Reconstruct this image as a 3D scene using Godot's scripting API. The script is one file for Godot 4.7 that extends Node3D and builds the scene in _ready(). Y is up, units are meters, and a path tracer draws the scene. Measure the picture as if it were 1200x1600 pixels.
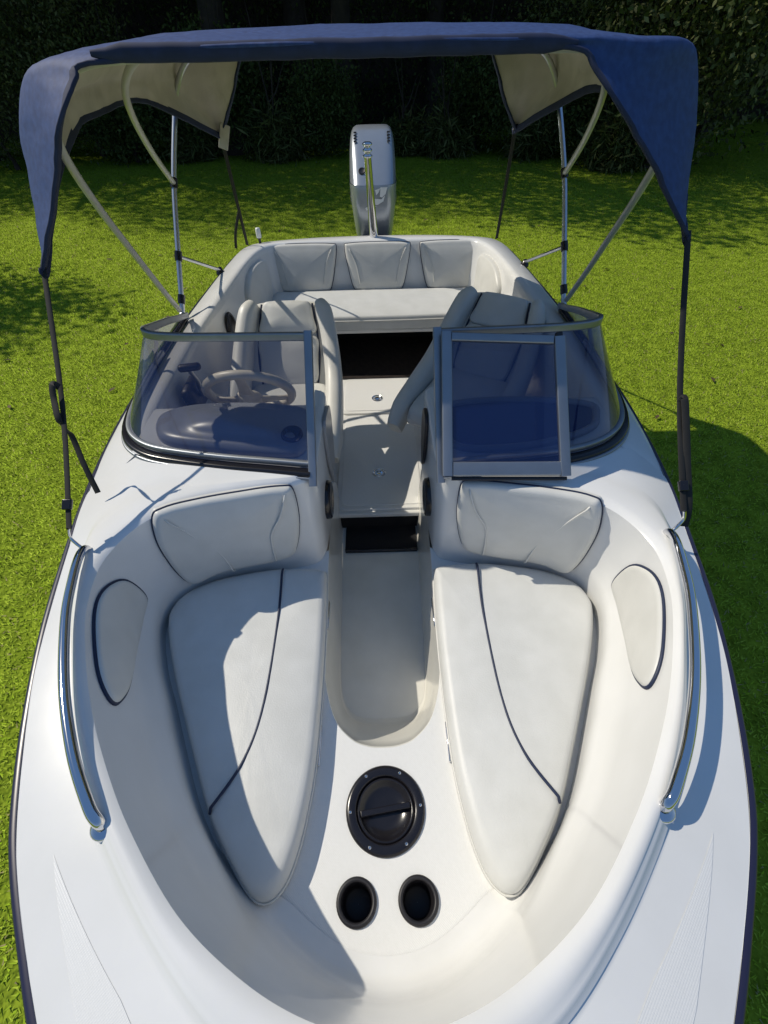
extends Node3D
# A white bowrider boat on a lawn, seen from above its bow. Heights of the boat are written as a drop h below 1.9 m,
# Z is the distance aft (towards -z), x is athwartships.
const CH := 1.9
var M := {}
var rng := RandomNumberGenerator.new()
var used := {}
var wob := FastNoiseLite.new()

func P(x: float, h: float, z: float) -> Vector3:
	return Vector3(x, CH - h, -z)

# ------------------------------------------------------------------ nodes
func numbered(called: String) -> String:
	var n: int = used.get(called, 0)
	used[called] = n + 1
	return called if n == 0 else "%s_%03d" % [called, n]

func origin_of(n: Node) -> Vector3:
	var o := Vector3.ZERO
	while n != self and n is Node3D:
		o += (n as Node3D).position
		n = n.get_parent()
	return o

func tag(o: Node, label: String, category: String, group := "") -> Node:
	o.set_meta("label", label)
	o.set_meta("category", category)
	if group != "":
		o.set_meta("group", group)
	return o

func thing(called: String, at: Vector3, label: String, category: String, group := "") -> Node3D:
	var o := Node3D.new()
	o.name = numbered(called)
	add_child(o)
	o.position = at
	tag(o, label, category, group)
	return o

func new_st() -> SurfaceTool:
	var st := SurfaceTool.new()
	st.begin(Mesh.PRIMITIVE_TRIANGLES)
	st.set_smooth_group(0)
	return st

func obj(st: SurfaceTool, called: String, mat: Material, parent: Node = self) -> MeshInstance3D:
	st.generate_normals()
	var mi := MeshInstance3D.new()
	mi.mesh = st.commit()
	mi.material_override = mat
	place(mi, called, parent)
	return mi

func place(mi: Node3D, called: String, parent: Node) -> void:
	if parent == self:
		mi.name = numbered(called)
	else:
		var key := "%d/%s" % [parent.get_instance_id(), called]
		var n: int = used.get(key, 0)
		used[key] = n + 1
		mi.name = called if n == 0 else "%s_%03d" % [called, n]
	parent.add_child(mi, true)
	mi.position = -origin_of(parent)

# ------------------------------------------------------------------ curves
func cr(p: Array, k: float):
	var n := p.size()
	var i := clampi(int(floor(k)), 0, n - 2)
	var t := k - i
	var a = p[maxi(i - 1, 0)]
	var b = p[i]
	var c = p[i + 1]
	var d = p[mini(i + 2, n - 1)]
	return 0.5 * ((2.0 * b) + (c - a) * t + (2.0 * a - 5.0 * b + 4.0 * c - d) * t * t + (-a + 3.0 * b - 3.0 * c + d) * t * t * t)

func smooth(p: Array, sub: int) -> Array:
	var out := []
	for i in (p.size() - 1) * sub + 1:
		out.append(cr(p, float(i) / sub))
	return out

func smooth_closed(p: Array, sub: int) -> Array:
	var n := p.size()
	var e := [p[n - 1]]
	e.append_array(p)
	e.append(p[0])
	e.append(p[1])
	var out := []
	for i in n * sub:
		out.append(cr(e, 1.0 + float(i) / sub))
	return out

func v2(a: Array) -> Array:
	var o := []
	for i in range(0, a.size(), 2):
		o.append(Vector2(a[i], a[i + 1]))
	return o

func p3(a: Array, side := 1.0) -> Array:
	var o := []
	for i in range(0, a.size(), 3):
		o.append(P(a[i] * side, a[i + 1], a[i + 2]))
	return o

func round_rect(w: float, h: float, r: float, seg := 4) -> Array:
	var o := []
	r = minf(r, minf(w, h) * 0.499)
	var cs := [Vector2(w / 2 - r, h / 2 - r), Vector2(-w / 2 + r, h / 2 - r), Vector2(-w / 2 + r, -h / 2 + r), Vector2(w / 2 - r, -h / 2 + r)]
	for c in 4:
		for s in seg + 1:
			var a := PI / 2 * (c + float(s) / seg)
			o.append(cs[c] + Vector2(cos(a), sin(a)) * r)
	return o

func ellipse(a: float, b: float, n := 32) -> Array:
	var o := []
	for i in n:
		o.append(Vector2(cos(TAU * i / n) * a, sin(TAU * i / n) * b))
	return o

# ------------------------------------------------------------------ shapes
func tri(st: SurfaceTool, a: Vector3, b: Vector3, c: Vector3) -> void:
	st.add_vertex(a)
	st.add_vertex(b)
	st.add_vertex(c)

func quad(st: SurfaceTool, a: Vector3, b: Vector3, c: Vector3, d: Vector3) -> void:
	tri(st, a, b, c)
	tri(st, a, c, d)

func grid(st: SurfaceTool, rows: Array, closed := false) -> void:
	for j in rows.size() - 1:
		var a: Array = rows[j]
		var b: Array = rows[j + 1]
		var n := a.size()
		for i in (n if closed else n - 1):
			var k := (i + 1) % n
			quad(st, a[i], a[k], b[k], b[i])

func fan(st: SurfaceTool, ring: Array, rev := false) -> void:
	var c := Vector3.ZERO
	for p in ring:
		c += p
	c /= ring.size()
	for i in ring.size():
		var k := (i + 1) % ring.size()
		if rev:
			tri(st, c, ring[k], ring[i])
		else:
			tri(st, c, ring[i], ring[k])

# a swept section: outline in (side, up) carried along pts; up gives the section's upright
func sweep(st: SurfaceTool, pts: Array, outline: Array, up := Vector3.UP, caps := true, scales: Array = []) -> void:
	var rows := []
	for i in pts.size():
		var t: Vector3 = (pts[mini(i + 1, pts.size() - 1)] - pts[maxi(i - 1, 0)]).normalized()
		var s := t.cross(up)
		if s.length() < 0.01:
			s = t.cross(Vector3.RIGHT)
		s = s.normalized()
		var u := s.cross(t).normalized()
		var k: float = 1.0 if scales.is_empty() else scales[i]
		var ring := []
		for o in outline:
			ring.append(pts[i] + (s * o.x + u * o.y) * k)
		rows.append(ring)
	grid(st, rows, true)
	if caps:
		st.set_smooth_group(-1)
		fan(st, rows[0], true)
		fan(st, rows[-1])
		st.set_smooth_group(0)

func tube(st: SurfaceTool, pts: Array, r: float, n := 12, caps := true) -> void:
	# parallel transport
	var t0: Vector3 = (pts[1] - pts[0]).normalized()
	var s := t0.cross(Vector3.UP)
	if s.length() < 0.1:
		s = t0.cross(Vector3.RIGHT)
	s = s.normalized()
	var rows := []
	for i in pts.size():
		var t: Vector3 = (pts[mini(i + 1, pts.size() - 1)] - pts[maxi(i - 1, 0)]).normalized()
		s = (s - t * s.dot(t)).normalized()
		var u := t.cross(s)
		var ring := []
		for k in n:
			ring.append(pts[i] + (s * cos(TAU * k / n) + u * sin(TAU * k / n)) * r)
		rows.append(ring)
	grid(st, rows, true)
	if caps:
		st.set_smooth_group(-1)
		fan(st, rows[0], true)
		fan(st, rows[-1])
		st.set_smooth_group(0)

func lathe(st: SurfaceTool, prof: Array, xf: Transform3D, n := 32) -> void:
	var rows := []
	for p in prof:
		var ring := []
		for k in n:
			ring.append(xf * Vector3(cos(TAU * k / n) * p.x, p.y, sin(TAU * k / n) * p.x))
		rows.append(ring)
	grid(st, rows, true)

# outline in the xy plane of xf, extruded by depth along its z (centred), edges rounded by r
func extr(st: SurfaceTool, outline: Array, xf: Transform3D, depth: float, r: float) -> void:
	var c := Vector2.ZERO
	for p in outline:
		c += p
	c /= outline.size()
	var n := outline.size()
	var ins := []
	for i in n:
		var e: Vector2 = (outline[(i + 1) % n] - outline[(i - 1 + n) % n])
		var nn := Vector2(-e.y, e.x).normalized()
		if nn.dot(c - outline[i]) < 0:
			nn = -nn
		ins.append(nn)
	var rows := []
	for s in [[-0.5, 1.0], [-0.5, 0.7], [-0.5, 0.3], [-0.5, 0.0], [0.5, 0.0], [0.5, 0.3], [0.5, 0.7], [0.5, 1.0]]:
		var inset: float = s[1] * r
		var off := r * (1.0 - sqrt(maxf(0.0, 1.0 - pow(s[1], 2.0))))
		var z: float = s[0] * depth - signf(s[0]) * (r - sqrt(maxf(0.0, r * r - (r - inset) * (r - inset))) if false else (r * (1.0 - s[1]) if false else 0.0))
		z = signf(s[0]) * (depth * 0.5 - r + sqrt(maxf(0.0, r * r - pow(r - inset, 2.0)) ) if false else depth * 0.5 - r + r * sin(acos(clampf(1.0 - s[1], 0.0, 1.0))))
		off = inset
		var ring := []
		for i in n:
			var q: Vector2 = outline[i] + ins[i] * off
			ring.append(xf * Vector3(q.x, q.y, z))
		rows.append(ring)
	grid(st, rows, true)
	st.set_smooth_group(-1)
	fan(st, rows[0], true)
	fan(st, rows[-1])
	st.set_smooth_group(0)

func rbox(st: SurfaceTool, xf: Transform3D, size: Vector3, r: float) -> void:
	extr(st, round_rect(size.x, size.y, r, 3), xf, size.z, minf(r, size.z * 0.45))

# a stuffed pad: outline in the parameter plane of map(Vector2) -> [position, normal]
func pad(st: SurfaceTool, outline: Array, map: Callable, t: float, ef := 0.1, puff := 0.01, base := 0.01) -> void:
	var c := Vector2.ZERO
	for p in outline:
		c += p
	c /= outline.size()
	var prof := [[1.0, -base], [1.0, t * 0.35], [1.0 - ef * 0.06, t * 0.6], [1.0 - ef * 0.25, t * 0.84], [1.0 - ef * 0.55, t * 0.96], [1.0 - ef, t], [(1.0 - ef) * 0.88, t + puff * 0.3], [(1.0 - ef) * 0.7, t + puff * 0.65], [(1.0 - ef) * 0.45, t + puff * 0.9], [(1.0 - ef) * 0.2, t + puff], [0.02, t + puff]]
	var rows := []
	for s in prof:
		var ring := []
		for p in outline:
			var m: Array = map.call(c + (p - c) * s[0])
			var w: Vector3 = m[0]
			var und := (wob.get_noise_3d(w.x, w.y, w.z) * 0.0012 + wob.get_noise_3d(w.x * 3.1, w.y * 3.1 + 5, w.z * 3.1) * 0.0005) if s[0] < 0.999 else 0.0
			ring.append(w + m[1] * (s[1] + und))
		rows.append(ring)
	grid(st, rows, true)
	fan(st, rows[-1])

func flat_map(q: Vector2, h: float) -> Array:
	return [P(q.x, h, q.y), Vector3.UP]

func poly(st: SurfaceTool, pts: Array, h: float, sd := 1.0) -> void:
	var pk := PackedVector2Array()
	for p in pts:
		pk.append(p)
	var ix := Geometry2D.triangulate_polygon(pk)
	for i in range(0, ix.size(), 3):
		var a := P(pk[ix[i]].x * sd, h, pk[ix[i]].y)
		var b := P(pk[ix[i + 1]].x * sd, h, pk[ix[i + 1]].y)
		var c := P(pk[ix[i + 2]].x * sd, h, pk[ix[i + 2]].y)
		if (b - a).cross(c - a).y > 0:
			tri(st, a, c, b)
		else:
			tri(st, a, b, c)

func axes(o: Vector3, x: Vector3, y: Vector3) -> Transform3D:
	x = x.normalized()
	y = (y - x * x.dot(y)).normalized()
	return Transform3D(Basis(x, y, x.cross(y)), o)

# ------------------------------------------------------------------ materials
func noise_tex(freq: float, a: Color, b: Color, seed_ := 1, size := 256, oct := 4, normal := false, strength := 2.0) -> NoiseTexture2D:
	var n := FastNoiseLite.new()
	n.seed = seed_
	n.frequency = freq
	n.fractal_octaves = oct
	var t := NoiseTexture2D.new()
	t.width = size
	t.height = size
	t.seamless = true
	t.noise = n
	if normal:
		t.as_normal_map = true
		t.bump_strength = strength
	else:
		var g := Gradient.new()
		g.set_color(0, a)
		g.set_color(1, b)
		t.color_ramp = g
	return t

func lin(r: float, g: float, b: float) -> Color:
	return Color(r, g, b).linear_to_srgb()

func mat(col: Color, rough: float, metal := 0.0, vary := 0.0, scale := 1.0, nstr := 0.0, nfreq := 0.05, nscale := 1.0) -> StandardMaterial3D:
	var m := StandardMaterial3D.new()
	m.albedo_color = col
	m.roughness = rough
	m.metallic = metal
	if vary > 0.0:
		m.albedo_texture = noise_tex(0.012, Color(1 - vary, 1 - vary, 1 - vary * 1.1), Color.WHITE, 7, 256, 5)
		m.uv1_triplanar = true
		m.uv1_scale = Vector3.ONE * scale
	if nstr > 0.0:
		m.normal_enabled = true
		m.normal_texture = noise_tex(nfreq, Color.BLACK, Color.WHITE, 3, 256, 3, true, 6.0)
		m.normal_scale = nstr
		m.uv1_triplanar = true
		if vary <= 0.0:
			m.uv1_scale = Vector3.ONE * nscale
	m.cull_mode = BaseMaterial3D.CULL_DISABLED
	return m

func pattern_normal(kind: String, size := 128) -> ImageTexture:
	var im := Image.create(size, size, false, Image.FORMAT_RGB8)
	for y in size:
		for x in size:
			var v := 0.0
			if kind == "diamond":
				v = absf(sin(PI * (x + y) * 8.0 / size)) * absf(sin(PI * (x - y) * 8.0 / size))
				v = clampf(v * 1.8, 0, 1)
			elif kind == "weave":
				var cx := int(x / 4.0)
				var cy := int(y / 4.0)
				v = 0.5 + 0.5 * sin(PI * (float(x if (cx + cy) % 2 == 0 else y) / 4.0))
			im.set_pixel(x, y, Color(v, v, v))
	im.bump_map_to_normal_map(3.0)
	return ImageTexture.create_from_image(im)

func make_materials() -> void:
	M.gel = mat(lin(0.82, 0.82, 0.81), 0.24, 0.0, 0.05, 0.9)
	M.gel.roughness_texture = noise_tex(0.02, Color(0.75, 0.75, 0.75), Color.WHITE, 14, 256, 5)
	M.liner = mat(lin(0.80, 0.80, 0.79), 0.16, 0.0, 0.05, 1.3)
	M.cream = mat(lin(0.78, 0.765, 0.715), 0.15, 0.0, 0.07, 1.1)
	M.floor = mat(lin(0.80, 0.80, 0.785), 0.4, 0.0, 0.07, 1.5)
	M.nonskid = mat(lin(0.80, 0.80, 0.785), 0.3, 0.0, 0.015, 1.0)
	M.nonskid.normal_enabled = true
	M.nonskid.normal_texture = pattern_normal("diamond")
	M.nonskid.normal_scale = 0.2
	M.nonskid.uv1_triplanar = true
	M.nonskid.uv1_scale = Vector3.ONE * 24.0
	M.vinyl = mat(lin(0.68, 0.685, 0.67), 0.46, 0.0, 0.05, 2.2, 0.05, 0.35)
	M.vinyl2 = mat(lin(0.70, 0.695, 0.66), 0.42, 0.0, 0.05, 2.4, 0.05, 0.35)
	M.navy = mat(lin(0.012, 0.022, 0.06), 0.5)
	M.hullblue = mat(lin(0.02, 0.02, 0.05), 0.3)
	M.chrome = mat(Color(0.86, 0.86, 0.87), 0.07, 1.0)
	M.alu = mat(Color(0.80, 0.81, 0.83), 0.32, 1.0, 0.06, 3.0)
	M.sleeve = mat(lin(0.60, 0.59, 0.56), 0.4, 0.25, 0.08, 3.0)
	M.rail = mat(Color(0.60, 0.62, 0.65), 0.42, 0.8, 0.08, 3.0)
	M.black = mat(lin(0.012, 0.011, 0.014), 0.22, 0.0, 0.0)
	M.plastic = mat(lin(0.012, 0.011, 0.014), 0.5)
	M.rubber = mat(lin(0.02, 0.02, 0.022), 0.6, 0.0, 0.2, 4.0)
	M.strap = mat(lin(0.022, 0.021, 0.02), 0.8, 0.0, 0.25, 6.0)
	M.carpet = mat(lin(0.035, 0.022, 0.02), 0.95, 0.0, 0.4, 8.0, 0.9, 0.3)
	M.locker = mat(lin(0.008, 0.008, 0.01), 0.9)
	M.pod = mat(lin(0.30, 0.32, 0.36), 0.3, 0.0, 0.08, 2.0)
	M.panel = mat(lin(0.33, 0.34, 0.36), 0.3, 0.0, 0.06, 2.0)
	M.wheel = mat(lin(0.70, 0.65, 0.56), 0.4, 0.0, 0.1, 5.0)
	M.canvas = mat(lin(0.034, 0.082, 0.25), 0.7, 0.0, 0.28, 1.6)
	M.canvas.albedo_texture = noise_tex(0.045, Color(0.62, 0.64, 0.7), Color(1.0, 1.0, 1.0), 33, 512, 6)
	M.canvas.normal_enabled = true
	M.canvas.normal_texture = noise_tex(0.02, Color.BLACK, Color.WHITE, 9, 256, 5, true, 5.0)
	M.canvas.normal_scale = 0.25
	M.binding = mat(lin(0.02, 0.032, 0.09), 0.8, 0.0, 0.2, 5.0)
	M.lining = mat(lin(0.62, 0.565, 0.50), 0.85, 0.0, 0.12, 2.0)
	M.lining.normal_enabled = true
	M.lining.normal_texture = noise_tex(0.02, Color.BLACK, Color.WHITE, 9, 256, 5, true, 5.0)
	M.lining.normal_scale = 0.5
	M.silver = mat(lin(0.40, 0.43, 0.47), 0.26, 0.5, 0.04, 2.0)
	M.decal = mat(lin(0.8, 0.8, 0.8), 0.4)
	M.dark = mat(lin(0.02, 0.018, 0.022), 0.45)
	M.tyre = mat(lin(0.02, 0.02, 0.02), 0.85)
	M.galv = mat(lin(0.4, 0.41, 0.42), 0.5, 0.7, 0.2, 3.0)
	M.wood = mat(lin(0.18, 0.12, 0.07), 0.8, 0.0, 0.3, 4.0)
	M.glass = StandardMaterial3D.new()
	M.glass.albedo_color = Color(0.065, 0.15, 0.38, 0.45)
	M.glass.transparency = BaseMaterial3D.TRANSPARENCY_ALPHA
	M.glass.roughness = 0.02
	M.glass.metallic_specular = 0.5
	M.glass.cull_mode = BaseMaterial3D.CULL_DISABLED
	M.lens = mat(lin(0.8, 0.8, 0.76), 0.25)

# ------------------------------------------------------------------ shape tables of the boat (half, x >= 0)
var SHEER := v2([0.000, -0.609, 0.118, -0.565, 0.245, -0.447, 0.373, -0.314, 0.471, -0.191, 0.550, -0.088, 0.609, -0.005, 0.687, 0.113, 0.741, 0.216, 0.810, 0.393, 0.881, 0.625, 0.933, 0.864, 0.982, 1.129, 1.011, 1.400, 1.026, 1.700, 1.021, 2.200, 1.001, 2.640, 0.962, 3.150, 0.933, 3.450, 0.884, 3.640, 0.844, 3.690])
var RIM := v2([.2, 1.62, .201, 1.25, .213, 1.14, .26, 1.10, .40, 1.075, .55, 1.04, .66, .995, .735, .92, .778, .80, .762, .66, .712, .53, .642, .395, .56, .272, .474, .165, .353, .045, .225, -.037, .11, -.083, 0, -.10, -.11, -.083])
var FOOT := v2([.205, 1.62, .206, 1.25, .222, 1.13, .27, 1.092, .40, 1.065, .55, 1.03, .655, .985, .73, .92, .752, .82, .705, .68, .64, .555, .572, .42, .505, .295, .43, .19, .318, .07, .222, -.008, .115, -.064, 0, -.083, -.115, -.064])

func wall(k: float, h: float, side := 1.0) -> Vector3:
	var r: Vector2 = cr(RIM, k)
	var f: Vector2 = cr(FOOT, k)
	var p := r.lerp(f, (h - 1.02) / 0.43)
	return P(p.x * side, h, p.y)

func wall_map(q: Vector2, side: float) -> Array:
	var p := wall(q.x, q.y, side)
	var a := wall(q.x + 0.02, q.y, side) - wall(q.x - 0.02, q.y, side)
	var b := wall(q.x, q.y + 0.01, side) - wall(q.x, q.y - 0.01, side)
	var n := a.cross(b).normalized()
	if n.dot(P(0.0, 1.0, 0.6) - p) < 0:
		n = -n
	return [p, n]

var AIN := v2([.80, 1.30, .85, 1.5, .86, 1.8, .85, 2.25, .835, 2.5, .805, 2.95, .78, 3.2, .735, 3.40, .64, 3.50, .35, 3.535, 0, 3.545])
var AFT := v2([.80, 1.34, .82, 1.5, .83, 1.8, .82, 2.25, .80, 2.5, .77, 2.9, .75, 3.12, .71, 3.30, .62, 3.38, .35, 3.41, 0, 3.42])

func aft_wall(k: float, h: float, side := 1.0) -> Vector3:
	var r: Vector2 = cr(AIN, k)
	var f: Vector2 = cr(AFT, k)
	var p := r.lerp(f, clampf((h - 1.04) / 0.30, 0, 1))
	return P(p.x * side, h, p.y)

func aft_map(q: Vector2, side: float) -> Array:
	var p := aft_wall(q.x, q.y, side)
	var a := aft_wall(q.x + 0.02, q.y, side) - aft_wall(q.x - 0.02, q.y, side)
	var b := aft_wall(q.x, q.y + 0.01, side) - aft_wall(q.x, q.y - 0.01, side)
	var n := a.cross(b).normalized()
	if n.dot(P(0.0, 0.9, 2.4) - p) < 0:
		n = -n
	return [p, n]

func mirror_rows(rows: Array) -> Array:
	# rows run from the console to the centreline; append the mirrored half
	var out := []
	for r in rows:
		var full: Array = r.duplicate()
		for i in range(r.size() - 2, -1, -1):
			full.append(Vector3(-r[i].x, r[i].y, r[i].z))
		out.append(full)
	return out

func build_deck(boat: Node) -> void:
	# outer edge, foot and head of the raised coaming for each station of RIM (x, h, Z)
	var r0 := p3([0.24, 1, 1.62, 0.24, 1, 1.25, 0.24, 1, 1.17, 0.28, 1, 1.15, 0.41, 1, 1.17, 0.6, 1, 1.21, 0.8, 1.012, 1.3, 0.9838, 1.08, 1.1438, 0.9376, 1.08, 0.8885, 0.8856, 1.08, 0.648, 0.8444, 1.08, 0.4909, 0.7855, 1.08, 0.3289, 0.7236, 1.08, 0.1816, 0.6627, 1.08, 0.0736, 0.5596, 1.08, -0.0736, 0.4124, 1.08, -0.2651, 0.216, 1.08, -0.4811, 0, 1.08, -0.6087, -0.216, 1.08, -0.4811])
	var r1 := p3([0.225, 1.003, 1.62, 0.225, 1.003, 1.25, 0.228, 1.003, 1.155, 0.27, 1.003, 1.125, 0.405, 1.005, 1.12, 0.57, 1.008, 1.125, 0.735, 1.022, 1.13, 0.868, 1.045, 1, 0.862, 1.06, 0.82, 0.8, 1.064, 0.63, 0.74, 1.064, 0.49, 0.672, 1.063, 0.35, 0.598, 1.056, 0.23, 0.515, 1.05, 0.125, 0.39, 1.047, 0, 0.262, 1.046, -0.1, 0.13, 1.046, -0.16, 0, 1.046, -0.19, -0.13, 1.046, -0.16])
	var r2 := p3([0.22, 1.004, 1.62, 0.22, 1.004, 1.25, 0.224, 1.004, 1.15, 0.268, 1.004, 1.12, 0.404, 1.006, 1.11, 0.565, 1.01, 1.1, 0.725, 1.022, 1.1, 0.85, 1.036, 0.985, 0.846, 1.026, 0.815, 0.786, 1.024, 0.635, 0.727, 1.024, 0.5, 0.66, 1.025, 0.361, 0.588, 1.03, 0.24, 0.506, 1.033, 0.135, 0.383, 1.031, 0.01, 0.258, 1.03, -0.09, 0.128, 1.03, -0.15, 0, 1.03, -0.18, -0.128, 1.03, -0.15])
	var sub := 8
	var n := (RIM.size() - 2) * sub + 1
	var rows := []
	for j in 23:
		rows.append([])
	for i in n:
		var k := float(i) / sub
		var a: Vector3 = cr(r0, k)
		var b: Vector3 = cr(r1, k)
		var c: Vector3 = cr(r2, k)
		var r: Vector2 = cr(RIM, k)
		var rim := P(r.x, 1.02, r.y)
		var out := c - rim
		out.y = 0
		var gap := out.length()
		out = out.normalized()
		var o1 := minf(0.034, gap * 0.6)
		var o2 := minf(0.012, gap * 0.25)
		var up: float = lerpf(c.y, CH - 1.012, 0.7)
		rows[0].append(a)
		rows[1].append(a.lerp(b, 0.5) + Vector3(0, 0.001, 0))
		rows[2].append(a.lerp(b, 0.9))
		rows[3].append(a.lerp(b, 0.96))
		rows[4].append(b)
		rows[5].append(c)
		rows[6].append(c + (rim - c) * 0.12 + Vector3(0, 0.002, 0))
		rows[7].append(c + (rim - c) * 0.26 + Vector3(0, 0.003, 0))
		rows[8].append(Vector3(rim.x, up, rim.z) + out * o1)
		rows[9].append(Vector3(rim.x, up - 0.003, rim.z) + out * o2)
		rows[10].append(wall(k, 1.030))
		rows[11].append(wall(k, 1.05))
		var bump := clampf((k - 6.5) / 1.5, 0, 1)
		var q := 11
		var cove := smoothstep(12.8, 14.6, k)
		for hb in [[1.10, 0.0, 0.0], [1.20, 0.004, 0.0], [1.27, 0.005, 0.002], [1.30, 0.018, 0.003], [1.34, 0.02, 0.003], [1.395, 0.008, 0.005], [1.4225, 0.004, 0.012], [1.4375, 0.0, 0.022], [1.4463, 0.0, 0.037], [1.4495, 0.0, 0.052], [1.4512, 0.0, 0.066]]:
			q += 1
			var m := wall_map(Vector2(k, hb[0]), 1.0)
			var pnt: Vector3 = m[0] + m[1] * (hb[1] * bump * (1.0 - cove) + hb[2] * cove)
			if i == n - 1:
				pnt.x = 0.0
			rows[q].append(pnt)
	rows = mirror_rows(rows)
	var st := new_st()
	grid(st, rows.slice(0, 11))
	var deck := obj(st, "deck", M.gel, boat)
	st = new_st()
	grid(st, rows.slice(10, 23))
	obj(st, "bow_liner", M.liner, boat)
	# nonskid patches moulded into the foredeck, a sheet just above it
	for s in [-1.0, 1.0]:
		st = new_st()
		var pr := []
		for i in 25:
			var k := 12.6 + i * 0.16
			var a: Vector3 = cr(r0, k)
			var b: Vector3 = cr(r1, k)
			var w := clampf(i / 10.0, 0.0, 1.0)
			var row := []
			for j in 7:
				var f: float = 0.47 + (j / 6.0 - 0.5) * 0.36 * w
				var q: Vector3 = a.lerp(b, f) + Vector3(0, 0.001 * (1.0 - absf(f - 0.5) * 2.0) + 0.0008, 0)
				row.append(Vector3(q.x * s, q.y, q.z))
			pr.append(row)
		grid(st, pr)
		obj(st, "nonskid_patch", M.nonskid, deck)
	# side decks, transom and cockpit walls
	var SO := p3([0.9838, 1.081, 1.1438, 1.0146, 1.08, 1.4, 1.0293, 1.08, 1.75, 1.0224, 1.08, 2.2, 1.0067, 1.08, 2.55, 0.9751, 1.08, 3.05, 0.9505, 1.08, 3.35, 0.9111, 1.08, 3.58, 0.788, 1.075, 3.675, 0.4432, 1.06, 3.7, 0, 1.055, 3.71])
	var nn := (SO.size() - 1) * 8 + 1
	var ar := []
	for j in 11:
		ar.append([])
	for i in nn:
		var k := i / 8.0
		var o: Vector3 = cr(SO, k)
		var r: Vector2 = cr(AIN, k)
		var ht := 1.016 if k < 6 else lerpf(1.016, 1.03, (k - 6) / 4.0)
		ht = lerpf(1.010, ht, clampf(k, 0, 1))
		var inn := P(r.x, ht, r.y)
		var out := o - inn
		out.y = 0
		out = out.normalized()
		var seam := clampf(1.0 - k, 0, 1)
		if seam > 0.0:
			o.y -= 0.002 * seam
			inn.y -= 0.002 * seam
		ar[0].append(o)
		ar[1].append(o.lerp(inn, 0.15) + Vector3(0, 0.012 * (1.0 - seam), 0))
		ar[2].append(o.lerp(inn, 0.5) + Vector3(0, 0.012 * (1.0 - seam), 0))
		ar[3].append(inn + out * 0.035)
		ar[4].append(inn + out * 0.012 - Vector3(0, 0.003, 0))
		ar[5].append(inn - Vector3(0, 0.014, 0))
		ar[6].append(aft_wall(k, 1.06))
		ar[7].append(aft_wall(k, 1.12))
		ar[8].append(aft_wall(k, 1.22))
		ar[9].append(aft_wall(k, 1.40))
		ar[10].append(aft_wall(k, 1.66))
	for j in 11:
		ar[j][nn - 1].x = 0
	st = new_st()
	grid(st, mirror_rows(ar))
	obj(st, "side_deck", M.gel, boat)

func build_hull(boat: Node) -> void:
	var pts := smooth(SHEER, 6)
	var rows := []
	for j in 7:
		rows.append([])
	for p in pts:
		var t := clampf((p.y + 0.62) / 1.5, 0, 1)
		var keel := lerpf(1.62, 1.885, sin(t * PI / 2))
		var chx: float = p.x * lerpf(0.8, 0.9, t)
		var chh := lerpf(1.56, 1.68, t)
		var zo: float = p.y + (1.0 - t) * 0.12
		rows[0].append(P(p.x, 1.0795, p.y))
		rows[1].append(P(p.x + 0.004, 1.14, p.y))
		rows[2].append(P(lerpf(p.x, chx, 0.35), lerpf(1.15, chh, 0.5), lerpf(p.y, zo, 0.4)))
		rows[3].append(P(chx, chh, zo))
		rows[4].append(P(chx * 0.97, chh + 0.02, zo))
		rows[5].append(P(chx * 0.5, lerpf(chh, keel, 0.5), lerpf(p.y, zo, 1.0)))
		rows[6].append(P(0, keel, zo))
	var st := new_st()
	grid(st, rows)
	var left := []
	for r in rows:
		var l := []
		for p in r:
			l.append(Vector3(-p.x, p.y, p.z))
		left.append(l)
	grid(st, left)
	# transom
	var e := []
	for j in 7:
		e.append(rows[j][-1])
	var top := P(0, 1.0795, 3.69)
	for j in 6:
		tri(st, top, e[j], e[j + 1])
		tri(st, top, Vector3(-e[j].x, e[j].y, e[j].z), Vector3(-e[j + 1].x, e[j + 1].y, e[j + 1].z))
	obj(st, "hull", M.gel, boat)
	# rub rail
	var path := []
	for i in range(pts.size() - 1, -1, -1):
		path.append(P(pts[i].x + 0.006, 1.098, pts[i].y))
	for i in range(1, pts.size()):
		path.append(P(-pts[i].x - 0.006, 1.098, pts[i].y))
	st = new_st()
	sweep(st, path, round_rect(0.024, 0.034, 0.009, 3))
	obj(st, "rub_rail", M.hullblue, boat)

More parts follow.
